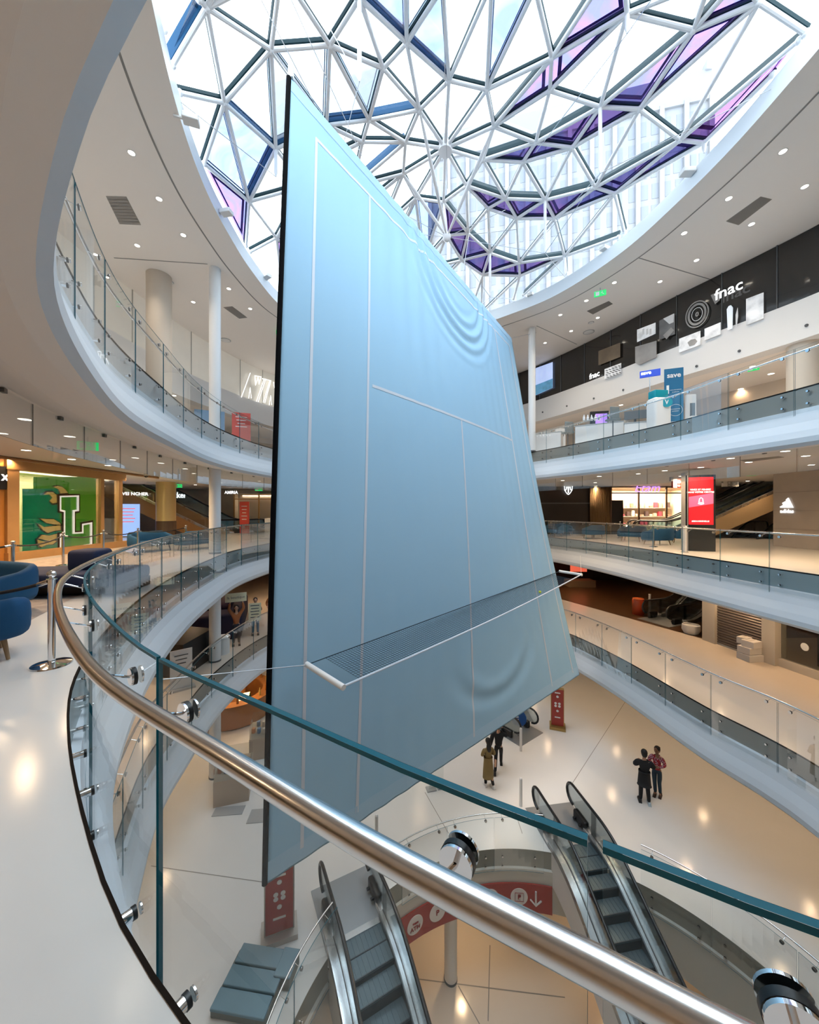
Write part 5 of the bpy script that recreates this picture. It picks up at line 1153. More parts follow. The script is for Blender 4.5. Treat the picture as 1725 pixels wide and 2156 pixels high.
# back shops one floor down: warm store lights in the dark
for x, y, w, l, c in ((7.7, 27.5, 1.4, 'small red lit display in the dark store behind the net post', (.8, .08, .04)), (12.6, 27.4, 1.2, 'red and white lit display in the dark store', (.9, .15, .08)),):
    t = thing('lit_display', l, 'display', (x, y, Z1)); mb = MB(); mb.rbox((x, y, Z1+.25), (w*1.6, 1.0, .5), .03); mb.build('plinth', mat('plinth_tan', (.30, .20, .12), .5), t, world=True); mb = MB(); mb.box((x, y+.2, Z1+1.5), (w, .1, .9)); mb.build('panel', mat('disp_%d' % int(x), c, .5, emit=.8), t, world=True)

# ================================================================ FLOOR BELOW, LEFT
M_cb = mat('placard_cream', (.72, .66, .45), .7)
t = thing('stage_block', 'large matt black block one floor down at left beside the white column', 'block', (-8.0, 13.2, Z1))
mb = MB(); mb.prism([(-10.2, 12.6), (-7.55, 12.35), (-7.5, 14.1), (-9.6, 14.6)], Z1, Z1+1.12); mb.build('body', M_black, t, world=True)
t = thing('draped_table', 'long table under a dark navy cloth behind the placard figures', 'table', (-9.0, 17.5, Z1))
mb = MB(); mb.rbox((-9.1, 17.8, Z1+.55), (2.2, 4.2, 1.1), .15, .35); mb.build('cloth', mat('navy_cloth', (.018, .016, .045), .85), t, world=True, smooth=SM); mb = MB(); mb.rbox((-9.1, 17.8, Z1+1.15), (1.2, 2.2, .45), .2, .35); mb.build('covered_goods', mat('plum_cloth', (.03, .016, .04), .85), t, world=True, smooth=SM)
t = thing('flower_arch', 'evergreen garland arch with red flowers one floor down at left', 'arch', (-9.9, 13.9, Z1)); gp = []
for k in range(41):
    a = PI*k/40; gp.append(V(-9.8-1.05*math.cos(a)*.9, 15.3+.3*math.cos(a), Z1+.2+2.1*math.sin(a)**.7))
mb = MB(); mb.tube(gp, .06, 8); mb.build('frame', mat('arch_green', (.02, .05, .015), .8), t, world=True)
lf = MB()
for p in gp:
    for j in range(16):
        d = V(random.uniform(-1, 1), random.uniform(-1, 1), random.uniform(-1, 1)).normalized()*random.uniform(.05, .16); e = d.orthogonal().normalized()*.03
        lf.add([p, p+d*.5+e, p+d, p+d*.5-e], [[0, 1, 2, 3]])
lf.build('leaves', mat('leaf_green', (.02, .07, .02), .7), t, world=True)
for k in range(0, 41, 3):
    p = gp[k]+V(random.uniform(-.08, .08), -.1, random.uniform(-.05, .05)); mb = MB(); mb.sphere(p, .085, 8, sc=(1, .7, 1)); mb.build('red_flower', mat('flower_red', (.55, .015, .02), .6), t, world=True, smooth=True)
board('price_board', 'tilted grey notice board on the black block at left', V(-7.15, 11.6, Z1), (.6, .03, 1.25), -PI/2+.7, M_signwhite, lines=3, lm=M_dgrey)
t = thing('drum_table', 'small white drum table beside the placard figure in orange', 'table', (-7.35, 14.55, Z1)); mb = MB(); mb.lathe([(.001, 0), (.26, 0), (.26, .6), (.28, .62), (.28, .66), (.001, .66)], (-7.35, 14.55, Z1), 24); mb.build('body', M_white, t, world=True, smooth=SM)
# ground floor left: round wooden kiosk and shelves
kc = V(-8.6, 18.2, Z0); t = thing('round_kiosk', 'round wooden bar kiosk glowing warm on the ground floor at left', 'kiosk', tuple(kc)); M_kw = mat('kiosk_wood', (.32, .13, .035), .45, var=.2, vscale=3)
mb = MB(); mb.lathe([(1.5, 0), (1.7, .05), (1.7, 1.02), (1.8, 1.05), (1.8, 1.1), (1.3, 1.1), (1.3, 1.02), (1.4, 1.0), (1.4, 0)], kc, 40); mb.build('counter', M_kw, t, world=True, smooth=SM)
mb = MB(); mb.lathe([(.001, 0), (.5, 0), (.5, 1.6), (.001, 1.6)], kc, 20); mb.build('core', M_kw, t, world=True, smooth=SM)
mb = MB(); mb.box(kc+V(.75, -.6, 1.0), (.5, .12, .42), .5); mb.build('lit_panel', mat('kiosk_lit', (1, .75, .4), .5, emit=2.0), t, world=True)
for k in range(18):
    a = 2*PI*k/18; q = kc+V(1.55*math.cos(a), 1.55*math.sin(a), 1.11); mb = MB(); mb.lathe([(.001, 0), (.05, 0), (.05, .2), (.02, .27), (.02, .34), (.001, .34)], q, 10)
    tag(mb.build('bottle', mat('bottle_%d' % (k % 3), [(.25, .10, .02), (.05, .12, .03), (.5, .35, .1)][k % 3], .2), smooth=SM), 'bottle standing on the round wooden kiosk counter', 'bottle', 'bottles on the round kiosk')
d_ = bpy.data.lights.new('kiosk_lamp', 'POINT'); d_.energy = 70; d_.color = (1, .62, .3); d_.shadow_soft_size = .15; o = bpy.data.objects.new('kiosk_lamp', d_); COL.objects.link(o); o.location = kc+V(.9, -.9, 2.1)
for j, (x, y) in enumerate(((-6.0, 15.4), (-6.2, 13.1))):
    t = thing('glass_display_case', 'glass case with small goods on the ground floor at left, %s' % ('nearer the kiosk' if j == 0 else 'farther from the kiosk'), 'display case', (x, y, Z0)); mb = MB(); mb.box((x, y, Z0+.42), (1.1, 1.3, .84), .3); mb.build('base', mat('case_tan', (.45, .36, .27), .5), t, world=True); mb = MB(); mb.box((x, y, Z0+1.05), (1.08, 1.28, .42), .3); mb.build('glass_top', M_curtain, t, world=True)
    for k in range(8): mb = MB(); mb.rbox((x-.35+.22*(k % 4), y-.3+.5*(k//4), Z0+.94), (.12, .14, .2), .02); mb.build('goods', mat('cg_%d' % (k % 3), [(.6, .25, .1), (.15, .25, .4), (.7, .6, .5)][k % 3], .5), t, world=True)

# ================================================================ GROUND FLOOR
# red direction band round the opening
rb = thing('direction_band', 'curved dark red direction band under the opening with ATM and MUJI roundels', 'sign', tuple(E0.off(ang0(102), .08, Z0-1.25)))
M_rband = mat('band_red', (.33, .035, .025), .45)
ds = [ang0(76.5)+(ang0(129)-ang0(76.5))*k/40 for k in range(41)]; mb = MB()
A = [E0.off(d, .075, Z0-.90) for d in ds]; B = [E0.off(d, .075, Z0-1.70) for d in ds]; C = [E0.off(d, .11, Z0-.90) for d in ds]; D = [E0.off(d, .11, Z0-1.70) for d in ds]; q = 41; vs = A+B+C+D
mb.add(vs, [[i, i+1, q+i+1, q+i] for i in range(40)]+[[2*q+i, 3*q+i, 3*q+i+1, 2*q+i+1] for i in range(40)]+[[i, 2*q+i, 2*q+i+1, i+1] for i in range(40)]+[[q+i, q+i+1, 3*q+i+1, 3*q+i] for i in range(40)]+[[0, q, 3*q, 2*q], [40, 2*q+40, 3*q+40, q+40]])
mb.build('band', M_rband, rb, world=True, smooth=SM)
M_dsc = mat('roundel_white', (.72, .68, .66), .5); M_dtx = mat('roundel_red_print', (.30, .03, .03), .5)
for deg, bodies in ((122.4, [('ATM', .15, -.08), ('▪▬', .12, .06)]), (114.5, [('P', .2, 0)]), (103, []), (96.4, [('MUJI', .12, .02), ('無印良品', .06, -.08)]), (86.9, [('P', .19, 0)])):
    d = ang0(deg); p = E0.off(d, .112, Z0-1.28); n = E0.normal(d); n3 = V(n.x, n.y, 0); fa = math.atan2(n.y, n.x)
    mb = MB(); mb.cyl(p, p+n3*.012, .245, n=36); mb.build('roundel', M_dsc, rb, world=True)
    for b, sz, dz in bodies: text('roundel_print', b, sz, M_dtx, rb, p+n3*.022+V(0, 0, dz), fa, ext=.004, bold=.003)
    if deg == 86.9:
        mb = MB(); w = .12; tv = V(-n3.y, n3.x, 0); P = [p+n3*.02+tv*x+V(0, 0, z) for x, z in ((-w, -w), (w, -w), (w, w), (-w, w))]; mb.tube(P, .008, 5, closed=True); mb.build('roundel_print', M_dtx, rb, world=True)
d = ang0(81.6); p = E0.off(d, .125, Z0-1.28); n = E0.normal(d); tv = V(-n.y, n.x, 0); mb = MB()
mb.tube([p+V(0, 0, .2), p+V(0, 0, -.2)], .026, 6); mb.tube([p+tv*.15+V(0, 0, -.05), p+V(0, 0, -.21), p-tv*.15+V(0, 0, -.05)], .026, 6); mb.build('arrow', M_dsc, rb, world=True, label='white down arrow')
# red totems
def totem(label, x, y, face, w=.75, h=2.0, m=None, trim=None):
    p = V(x, y, Z0); t = thing('advertising_totem', label, 'totem', (x, y, Z0), face+PI/2)
    mb = MB(); mb.box((0, 0, .06), (w*1.3, .55, .12)); mb.build('base', trim or mat('totem_base', (.45, .42, .38), .4, .5), t); mb = MB(); mb.rbox((0, 0, h/2+.1), (w*1.08, .2, h), .02); mb.build('frame', trim or mat('totem_base', (0, 0, 0)), t)
    for s in (-1, 1): mb = MB(); mb.box((0, s*.104, h/2+.12), (w*.98, .012, h*.96)); mb.build('poster', m or mat('totem_red', (.36, .04, .03), .45), t)
    for z, k in ((.42, 1), (.55, 2), (.62, 2), (.80, 1)):
        for i in range(k):
            mb = MB(); mb.cyl((-.08*(k-1)+.16*i, -.112, h*z+.1), (-.08*(k-1)+.16*i, -.118, h*z+.1), .055, n=10); mb.build('white_dot', M_signwhite, t)
    for z in (.25, .9): mb = MB(); mb.box((0, -.113, h*z+.1), (w*.45, .006, .05)); mb.build('text_line', M_signwhite, t)
    return t
totem('red advertising totem on a pale base under the lower left banner corner', -3.05, 8.68, -PI/2+.35, w=.62, h=1.5)
totem('narrow red totem with brass base under the right banner corner', 6.75, 16.9, -PI/2-.35, w=.52, h=1.7, trim=mat('brass_base', (.42, .28, .10), .35, .6))
for px, py, l in ((1097, 1581, 'white bollard in front of the escalator behind the banner'), (1097, 1697, 'white bollard left of the right descending escalator'), (793, 1783, 'white bollard behind the foreground handrail, near the left escalator')):
    p = atz(px, py, Z0); t = thing('bollard', l, 'bollard', tuple(p)); mb = MB(); mb.cyl((0, 0, 0), (0, 0, .92), .05, n=18); mb.build('post', M_white, t, smooth=SM); mb = MB(); mb.cyl((0, 0, .92), (0, 0, .95), .05, .03, n=18); mb.build('cap', M_white, t)
p = atz(1094, 1560, Z0)+V(.05, .35, 0); t = thing('round_sign', 'round blue sign standing at the escalator behind the banner', 'sign', tuple(p)); mb = MB(); mb.cyl((0, 0, 0), (0, 0, .5), .02, n=10); mb.build('stem', M_grey, t); mb = MB(); mb.cyl((0, 0, .82), (-.02, -.04, .82), .36, n=32); mb.build('disc', mat('sign_disc_blue', (.01, .08, .30), .4), t); mb = MB(); mb.box((-.025, -.05, .86), (.34, .008, .05)); mb.box((-.025, -.05, .76), (.24, .008, .04)); mb.build('text_line', M_signwhite, t)
p = V(5.5, 18.9, Z0); t = thing('round_table', 'dark red round table mostly hidden behind the right banner corner', 'table', tuple(p)); mb = MB(); mb.lathe([(.001, 0), (.25, 0), (.06, .06), (.06, .7), (.42, .72), (.42, .76), (.001, .76)], p, 28); mb.build('top', mat('table_red', (.25, .02, .03), .4), t, world=True, smooth=SM)
# clear notice stand on two grey feet
p = atz(908, 1662, Z0); t = thing('notice_stand', 'clear notice stand on two grey feet below the banner hem', 'stand', tuple(p))
for k, (x, y) in enumerate(((0, 0), (.38, .12))): mb = MB(); mb.box((x, y, .02), (.34, .26, .04), .25); mb.build('foot', M_grey, t)
mb = MB(); mb.box((.19, .06, .55), (.55, .02, 1.0), .3); mb.build('panel', M_curtain, t)
# floor mats
for px, py, w, d_, l in ((482, 1708, .95, .36, 'grey floor mat seen through the glass, left of the pair'), (548, 1718, .7, .55, 'grey floor mat beside the banner edge, right of the pair')):
    p = atz(px, py, Z0); mb = MB(); mb.box(p+V(0, 0, .012), (w, d_, .02), .1); o = mb.build('floor_mat', M_grey); tag(o, l, 'mat')
# blue-grey upholstered blocks
M_up = mat('slate_blue_cover', (.145, .235, .29), .8, var=.12, vscale=3); M_up2 = mat('slate_grey_side', (.17, .175, .16), .8)
p = atz(530, 2085, Z0); ang = -.13
t = thing('platform_stack', 'low stack of slate blue covered boards on the ground floor at bottom left', 'platform', tuple(p), ang)
mb = MB(); mb.rbox((0, 0, .09), (1.15, 1.0, .18), .02); mb.build('base', M_up2, t)
for k in range(3): mb = MB(); mb.rbox((.03*k, -.36+.36*k, .20+.035*k), (1.12, .35, .06), .015); mb.build('cover_panel', M_up, t)
mb = MB(); mb.rbox((.62, .32, .13), (.34, .5, .26), .03); mb.build('side_block', M_up2, t); mb = MB(); mb.rbox((.62, .32, .28), (.36, .52, .05), .02); mb.build('side_cover', M_up, t)

# ================================================================ CEILING FITTINGS
M_trim = mat('lamp_trim', (.75, .74, .72), .4)
lens_me = {}
def downlight(x, y, z, label, group, power=0, r=.085, color=WARM, spot=150, lens=True):
    t = thing('ceiling_light', label, 'ceiling light', (x, y, z), 0, group)
    if r not in lens_me:
        mb = MB(); mb.lathe([(r, -.004), (r*1.25, -.006), (r*1.28, 0), (r, 0)], n=20); a = mb.mesh('trim_ring', M_trim, SM); mb = MB(); mb.cyl((0, 0, -.004), (0, 0, -.001), r, n=20); lens_me[r] = (a, mb.mesh('lens', M_lens))
    a, b = lens_me[r]; link('trim_ring', a, t); link('lens', b, t)
    if power:
        k = ('SPOT', power, color, spot)
        if k not in lens_me:
            d = bpy.data.lights.new('lamp', 'SPOT'); d.energy = power; d.color = color; d.spot_size = math.radians(spot); d.spot_blend = .9; d.shadow_soft_size = .07; lens_me[k] = d
        link('lamp', lens_me[k], t, None, (0, 0, -.03))
gm = 'downlights in the high ceiling round the roof'
lm_ = 'small round downlight in the high white ceiling round the glass roof'
for px, py in ((277, 322), (335, 419), (386, 495), (289, 517), (482, 608), (348, 580), (407, 636), (527, 650), (1695, 393), (1649, 319), (1535, 418), (1441, 491), (1583, 472), (1467, 548), (1294, 595), (1390, 593), (1235, 633), (1180, 663), (1259, 669), (1203, 697), (1148, 722)):
    p = atz(px, py, ZC); downlight(p.x, p.y, ZC, lm_, gm, power=PW_TOP, r=.075, color=(1, .86, .70), spot=115)
g2 = 'downlights over the sofa floor at left'
for px, py in ((53, 883), (147, 919), (55, 948), (151, 967), (228, 980), (285, 964), (339, 975), (390, 987)):
    p = atz(px, py, 3.25); downlight(p.x, p.y, 3.25, 'round downlight in the ceiling over the green shopfront floor', g2, power=PW_2, r=.10)
g3 = 'downlights over the red screen floor at right'
for px, py in ((1654, 950), (1697, 960), (1539, 965), (1577, 973), (1476, 984), (1400, 991), (1298, 993), (1262, 1003), (1184, 1003)):
    p = atz(px, py, 3.25); downlight(p.x, p.y, 3.25, 'round downlight in the ceiling over the red screen floor', g3, power=PW_2, r=.10)
g4 = 'downlights under the black storefront band'
for px, py in ((1624, 787), (1560, 819), (1517, 843), (1475, 856), (1700, 745), (1660, 800)):
    p = atz(px, py, ZM0); downlight(p.x, p.y, ZM0, 'round downlight in the peach ceiling behind the right upper gallery', g4, power=PW_3, r=.10)
# the rest of the lamps of each gallery, one ring behind the other
def ring_lights(curve, z, offs, step, label, group, power, a0=None, skip=None, color=WARM):
    for off in offs:
        n = int(curve.total/step)
        for k in range(n):
            d = curve.total*(k+.5*(off % 2 > 1))/n; p = curve.off(d, -off, z)
            if not (BX0+1 < p.x < BX1-1 and BY0+1 < p.y < BY1-2): continue
            if skip and skip(p): continue
            downlight(p.x, p.y, z, label, group, power=power, r=.09, color=color)
ring_lights(E3, ZM0, (5.0, ), 4.6, 'recessed lamp in the low ceiling at the back of the upper gallery', 'recessed lamps at the back of the upper gallery', PW_3, skip=lambda p: p.y < 3)
ring_lights(E3, 3.25, (3.0, 6.0), 3.6, 'recessed lamp in the ceiling of the sofa floor', 'recessed lamps over the sofa floor', PW_2*.7, skip=lambda p: abs(p.x) < 1.2 and p.y < 0)
ring_lights(E3, 3.25, (9.0, 12.5), 4.2, 'added lamp deep in the ceiling of the sofa floor', 'added lamps deep over the sofa floor', PW_2*.8, skip=lambda p: p.y < 14)  # deep rings added to brighten the dark back of this floor
ring_lights(E2, -1.25, (2.6, ), 2.6, 'recessed lamp in the ceiling one floor down', 'recessed lamps one floor down', PW_1)
ring_lights(E1, -5.25, (1.8, 4.6), 3.2, 'recessed lamp in the ground floor ceiling', 'recessed lamps over the ground floor', PW_0)
ring_lights(E0, Z0-1.72, (1.6, ), 3.4, 'recessed lamp in the lowest ceiling', 'recessed lamps over the lowest floor', PW_B)
for x, y in ((0.5, 4.5), (3.2, 6.5), (5.6, 4.2), (3.4, 2.2)): pass
for x, y in ((10.5, 25.5), (14.5, 20.8), (17, 24.5), (19, 19)): downlight(x, y, -1.25, 'added lamp over the dark wood store floor', 'added lamps over the dark wood store floor', power=90)  # extra lamps added to lift the dark store floor
M_vent = mat('vent_grey', (.28, .265, .25), .6)
def vent(label, q, z):
    P = [atz(*p, z-.006) for p in q]; t = thing('ceiling_vent', label, 'vent', tuple(sum(P, V(0, 0, 0))/4)); mb = MB(); mb.slab(P, (0, 0, 1), .004); mb.build('grille_plate', M_vent, t, world=True)
    for k in range(1, 9):
        f = k/9; a, b = P[0].lerp(P[3], f), P[1].lerp(P[2], f); mb = MB(); n = (P[3]-P[0]).normalized()*.012; mb.add([a-n-V(0, 0, .01), b-n-V(0, 0, .01), b+n-V(0, 0, .01), a+n-V(0, 0, .01)], [[0, 1, 2, 3]]); mb.build('slat', M_seam, t, world=True)
vent('long grey ceiling vent at upper left beside the glass roof', ((223, 413), (266, 414), (297, 474), (252, 472)), ZC)
vent('grey ceiling vent left of the banner, above the white column', ((470, 647), (489, 645), (521, 669), (504, 671)), ZC)
vent('grey ceiling vent at right with five slats, the smaller one', ((1236, 655), (1282, 634), (1291, 640), (1249, 662)), ZC)
vent('large grey ceiling vent at upper right', ((1529, 466), (1602, 414), (1626, 420), (1556, 474)), ZC)
vent('long narrow ceiling vent above the red screen', ((1558, 969), (1640, 961), (1652, 963), (1572, 973)), 3.25)
for px, py, z, l in ((475, 716, ZC, 'round white speaker plate in the ceiling beside the left white column'), (1240, 699, ZC, 'round white speaker plate in the ceiling above the black storefront'), (358, 594, ZC, 'small round ceiling plate left of the white column'), (1245, 679, ZC, 'small round ceiling sensor near the smaller vent')):
    p = atz(px, py, z); r = .26 if 'speaker' in l else .13
    t = thing('ceiling_plate', l, 'ceiling plate', tuple(p)); mb = MB(); mb.lathe([(.001, -.03), (r*.8, -.03), (r, 0)], n=28); mb.build('cover', M_trim, t, smooth=SM); mb = MB(); mb.lathe([(r*.86, -.022), (r*1.02, -.012), (r*1.02, 0)], n=28); mb.build('rim', M_grey, t)
def exit_sign(label, px, py, D, w=.36):
    c = at(px, py, D); t = thing('exit_sign', label, 'exit sign', tuple(c)); face = math.atan2(-c.y, -c.x); R = face+PI/2; f = V(math.cos(face), math.sin(face), 0); s = V(-f.y, f.x, 0)
    mb = MB(); mb.box(c, (w, .04, w*.5), R); mb.build('panel', M_green, t, world=True)
    mb = MB(); q = c+f*.024; mb.box(q-s*w*.22, (w*.30, .006, w*.34), R); mb.build('pictogram_door', M_signwhite, t, world=True)
    mb = MB(); q2 = q+s*w*.18; mb.tube([q2+s*.05+V(0, 0, -.05), q2+V(0, 0, -.01), q2+V(0, 0, .03), q2-s*.05], .011, 5); mb.sphere(q2+V(0, 0, .055), .018, 8); mb.build('pictogram_runner', M_signwhite, t, world=True)
    mb = MB(); mb.box(c+V(0, 0, w*.38), (.02, .02, w*.3)); mb.build('bracket', M_grey, t, world=True)
exit_sign('green exit sign behind the smoke curtain over the green shopfront', 185, 939, 7.6, .34)
exit_sign('green exit sign high on the ceiling right of the glass roof', 1264, 618, 14.4, .42)
exit_sign('green exit sign in the ceiling left of the banner top', 591, 701, 18.5, .42)
exit_sign('small green exit sign right of the red screen, by the escalators', 1583, 998, 17.5, .34)
exit_sign('small green exit sign above the lit cker lettering', 375, 1023, 22.0, .42)
exit_sign('green exit sign inside the right upper gallery', 1587, 776, 14.5, .34)
exit_sign('small green exit sign near the bright shelves shop', 545, 1030, 24.0, .45)
p = atz(308, 1001, 3.25-.08); t = thing('security_camera', 'black dome security camera under the left ceiling edge', 'camera', (p.x, p.y, 3.25)); mb = MB(); mb.cyl((0, 0, -.10), (0, 0, 0), .085, n=20); mb.build('mount', M_white, t); mb = MB(); mb.sphere((0, 0, -.11), .075, 16); mb.build('dome', M_black, t, smooth=True)
# ================================================================ PEOPLE
def skin_mesh(J, E, root, sub=1):
    """J: name -> (x,y,z,r); one continuous skinned surface"""
    names = list(J); idx = {n: i for i, n in enumerate(names)}
    me = bpy.data.meshes.new('s'); me.from_pydata([J[n][:3] for n in names], [(idx[a], idx[b]) for a, b in E], [])
    o = bpy.data.objects.new('s', me); COL.objects.link(o)
    m = o.modifiers.new('skin', 'SKIN'); m.use_smooth_shade = True; m.branch_smoothing = .6
    for n in names:
        sv = me.skin_vertices[0].data[idx[n]]; r = J[n][3]; sv.radius = (r, r) if not isinstance(r, tuple) else r; sv.use_root = (n == root)
    if sub: s = o.modifiers.new('sub', 'SUBSURF'); s.levels = sub; s.render_levels = sub
    dg = bpy.context.evaluated_depsgraph_get(); out = bpy.data.meshes.new_from_object(o.evaluated_get(dg)); bpy.data.objects.remove(o); bpy.data.meshes.remove(me)
    return out
def mesh_add(me, mb):
    o = len(me.vertices); bm = bmesh.new(); bm.from_mesh(me); vs = [bm.verts.new(p) for p in mb.v]
    for f in mb.f:
        try: bm.faces.new([vs[i] for i in f])
        except ValueError: pass
    bm.to_mesh(me); bm.free(); me.shade_smooth()
M_skin = mat('skin_tone', (.48, .28, .19), .55); M_skin2 = mat('skin_tone_brown', (.26, .13, .08), .55)
M_hair = mat('dark_hair', (.012, .008, .006), .6); M_eye = mat('eye_dark', (.02, .015, .012), .3)
def person(label, loc, rot, height=1.74, sex='m', arms=None, legs=None, top=None, pants=None, shoes=None, coat=0, hair='short', skin=None, topr=1.0, lean=0, group=None, head_turn=0.0):
    """faces local -Y.  arms: {side: (elbow, wrist)}; legs: {side: (knee, ankle)}; side +1 = local +X"""
    t = thing('person', label, 'person', loc, rot, group); k = height/1.75; skin = skin or M_skin
    sh = .185 if sex == 'm' else .16; hp = .085 if sex == 'm' else .09
    legs = legs or {1: ((.10, -.01, .50), (.11, .02, .09)), -1: ((-.10, -.01, .50), (-.11, .02, .09))}
    arms = arms or {1: ((.26, .03, 1.14), (.27, -.04, .89)), -1: ((-.26, .03, 1.14), (-.27, -.04, .89))}
    J = dict(pelvis=(0, 0, .95, .10), spine=(0, lean*.3, 1.15, .09), chest=(0, lean*.6, 1.33, .105), neck=(0, lean, 1.49, .052), skull=(0, lean-.01, 1.575, .062), head=(0, lean-.015, 1.64, .092), crown=(0, lean-.005, 1.70, .07))
    E = [('pelvis', 'spine'), ('spine', 'chest'), ('chest', 'neck'), ('neck', 'skull'), ('skull', 'head'), ('head', 'crown')]
    for s in (1, -1):
        n = 'l' if s > 0 else 'r'; kn, an = legs[s]; el, wr = arms[s]
        J.update({n+'hip': (s*hp, 0, .90, .088), n+'knee': (*kn, .058), n+'calf': ((kn[0]+an[0])/2, (kn[1]+an[1])/2+.015, (kn[2]*.6+an[2]*.4), .054), n+'ank': (*an, .036), n+'toe': (an[0]+s*.015, an[1]-.13, an[2]-.055, .032)})
        J.update({n+'sh': (s*sh, lean*.8, 1.405, .042), n+'el': (*el, .040), n+'wr': (*wr, .027)})
        E += [('pelvis', n+'hip'), (n+'hip', n+'knee'), (n+'knee', n+'calf'), (n+'calf', n+'ank'), (n+'ank', n+'toe'), ('chest', n+'sh'), (n+'sh', n+'el'), (n+'el', n+'wr')]
        W = Vector(wr); d = (W-Vector(el)).normalized(); side = d.cross(V(0, 1, 0)); side = side.normalized() if side.length > .2 else V(1, 0, 0); curl = d.cross(side).normalized()*(-1)
        P = W+d*.075; J[n+'palm'] = (*P, .030); E.append((n+'wr', n+'palm'))
        for f in range(4):
            b = P+d*.02+side*(-.03+.02*f); L = (.075, .085, .08, .06)[f]; m_ = b+d*L*.55+curl*.012; e_ = b+d*L*.85+curl*.04
            for q, pt, r in (('a', b, .0105), ('b', m_, .0095), ('c', e_, .008)): J['%sf%d%s' % (n, f, q)] = (*pt, r)
            E += [(n+'palm', '%sf%da' % (n, f)), ('%sf%da' % (n, f), '%sf%db' % (n, f)), ('%sf%db' % (n, f), '%sf%dc' % (n, f))]
        tb_ = W+d*.035-side*.028; tt = tb_+d*.05-side*.025+curl*.015; J[n+'ta'] = (*tb_, .013); J[n+'tb'] = (*tt, .010); E += [(n+'wr', n+'ta'), (n+'ta', n+'tb')]
    me = skin_mesh(J, E, 'pelvis', 1)
    hx, hy, hz = 0, lean-.015, 1.64; Rh = Matrix.Rotation(head_turn, 3, 'Z'); hc = V(hx, hy, hz)
    fb = MB(); fb.sphere((0, -.015, .01), .098, 18, sc=(.83, 1.0, 1.22)); fb.sphere((0, -.045, -.06), .062, 14, sc=(.85, .8, .75))
    fb.cyl((0, -.10, .025), (0, -.128, -.022), .010, .017, n=8); fb.sphere((0, -.122, -.022), .016, 8)
    fb.sphere((0, -.098, -.055), .022, 8, sc=(1, .45, .4))
    for s in (-1, 1): fb.sphere((s*.083, .01, -.005), .026, 8, sc=(.4, .8, 1.2))
    fb.v = [hc+Rh @ p for p in fb.v]; mesh_add(me, fb)
    me.materials.append(skin); me.transform(Matrix.Scale(k, 4)); link('body', me, t)
    eb = MB()
    for s in (-1, 1): eb.sphere((s*.034, -.104, .012), .010, 8)
    eb.v = [(hc+Rh @ p)*k for p in eb.v]; eb.build('eyes', M_eye, t, smooth=True)
    hb = MB(); hb.sphere((0, .012, .045), .104, 18, sc=(.92, 1.02, 1.0)); hb.sphere((0, .045, -.01), .085, 14, sc=(1, .75, 1.15))
    if hair == 'long': hb.sphere((0, .075, -.12), .10, 14, sc=(1.0, .55, 1.9)); hb.sphere((0, .085, -.24), .085, 14, sc=(1.0, .5, 1.5))
    if hair == 'pony': hb.sphere((0, .135, .03), .052, 12, sc=(.8, .9, 1)); hb.sphere((0, .165, -.04), .042, 12, sc=(.8, .7, 1.7))
    hb.v = [(hc+Rh @ p)*k for p in hb.v]; hb.build('hair', M_hair, t, smooth=True)
    # trousers
    T = {'p': (0, 0, 1.03, .122), 'c': (0, .0, .90, .118)}; TE = [('p', 'c')]
    for s in (1, -1):
        kn, an = legs[s]; n = 'l' if s > 0 else 'r'; T.update({n+'h': (s*hp, 0, .86, .098), n+'m': ((s*hp+kn[0])/2, kn[1]*.5, (.86+kn[2])/2, .084), n+'k': (*kn, .070), n+'c': ((kn[0]+an[0])/2, (kn[1]+an[1])/2+.012, (kn[2]+an[2])/2, .064), n+'a': (an[0], an[1]+.005, an[2]+.0, .055)}); TE += [('c', n+'h'), (n+'h', n+'m'), (n+'m', n+'k'), (n+'k', n+'c'), (n+'c', n+'a')]
    me = skin_mesh(T, TE, 'p', 1); me.materials.append(pants); me.transform(Matrix.Scale(k, 4)); link('trousers', me, t)
    # top / jacket
    w = 1.0*topr; T = {'hem': (0, 0, .87, .142*w), 'w': (0, lean*.3, 1.06, .128*w), 'c': (0, lean*.6, 1.30, .155*w), 'n': (0, lean*.95, 1.455, .088)}; TE = [('hem', 'w'), ('w', 'c'), ('c', 'n')]
    for s in (1, -1):
        el, wr = arms[s]; n = 'l' if s > 0 else 'r'; T.update({n+'s': (s*sh, lean*.8, 1.39, .086*w), n+'e': (*el, .064*w), n+'w': tuple(Vector(el).lerp(Vector(wr), .93))+(.044,)}); TE += [('c', n+'s'), (n+'s', n+'e'), (n+'e', n+'w')]
    me = skin_mesh(T, TE, 'c', 1); me.materials.append(top); me.transform(Matrix.Scale(k, 4)); link('coat' if coat else 'jumper', me, t)
    if coat:
        mb = MB(); pr = [(.150, 1.10), (.158, .98), (.172, .80), (.185, .62), (.196, coat), (.188, coat), (.15, .75), (.14, 1.08)]; mb.lathe(pr, (0, .01, 0), 26); mb.v = [V(p.x*1.08, p.y*.86, p.z)*k for p in mb.v]; mb.build('coat_skirt', top, t, smooth=True)
        mb = MB(); mb.lathe([(.158, .0), (.166, .0), (.166, .04), (.158, .04)], (0, .005, 1.05), 24); mb.v = [V(p.x*1.04, p.y*.9, p.z)*k for p in mb.v]; mb.build('belt', top, t, smooth=True)
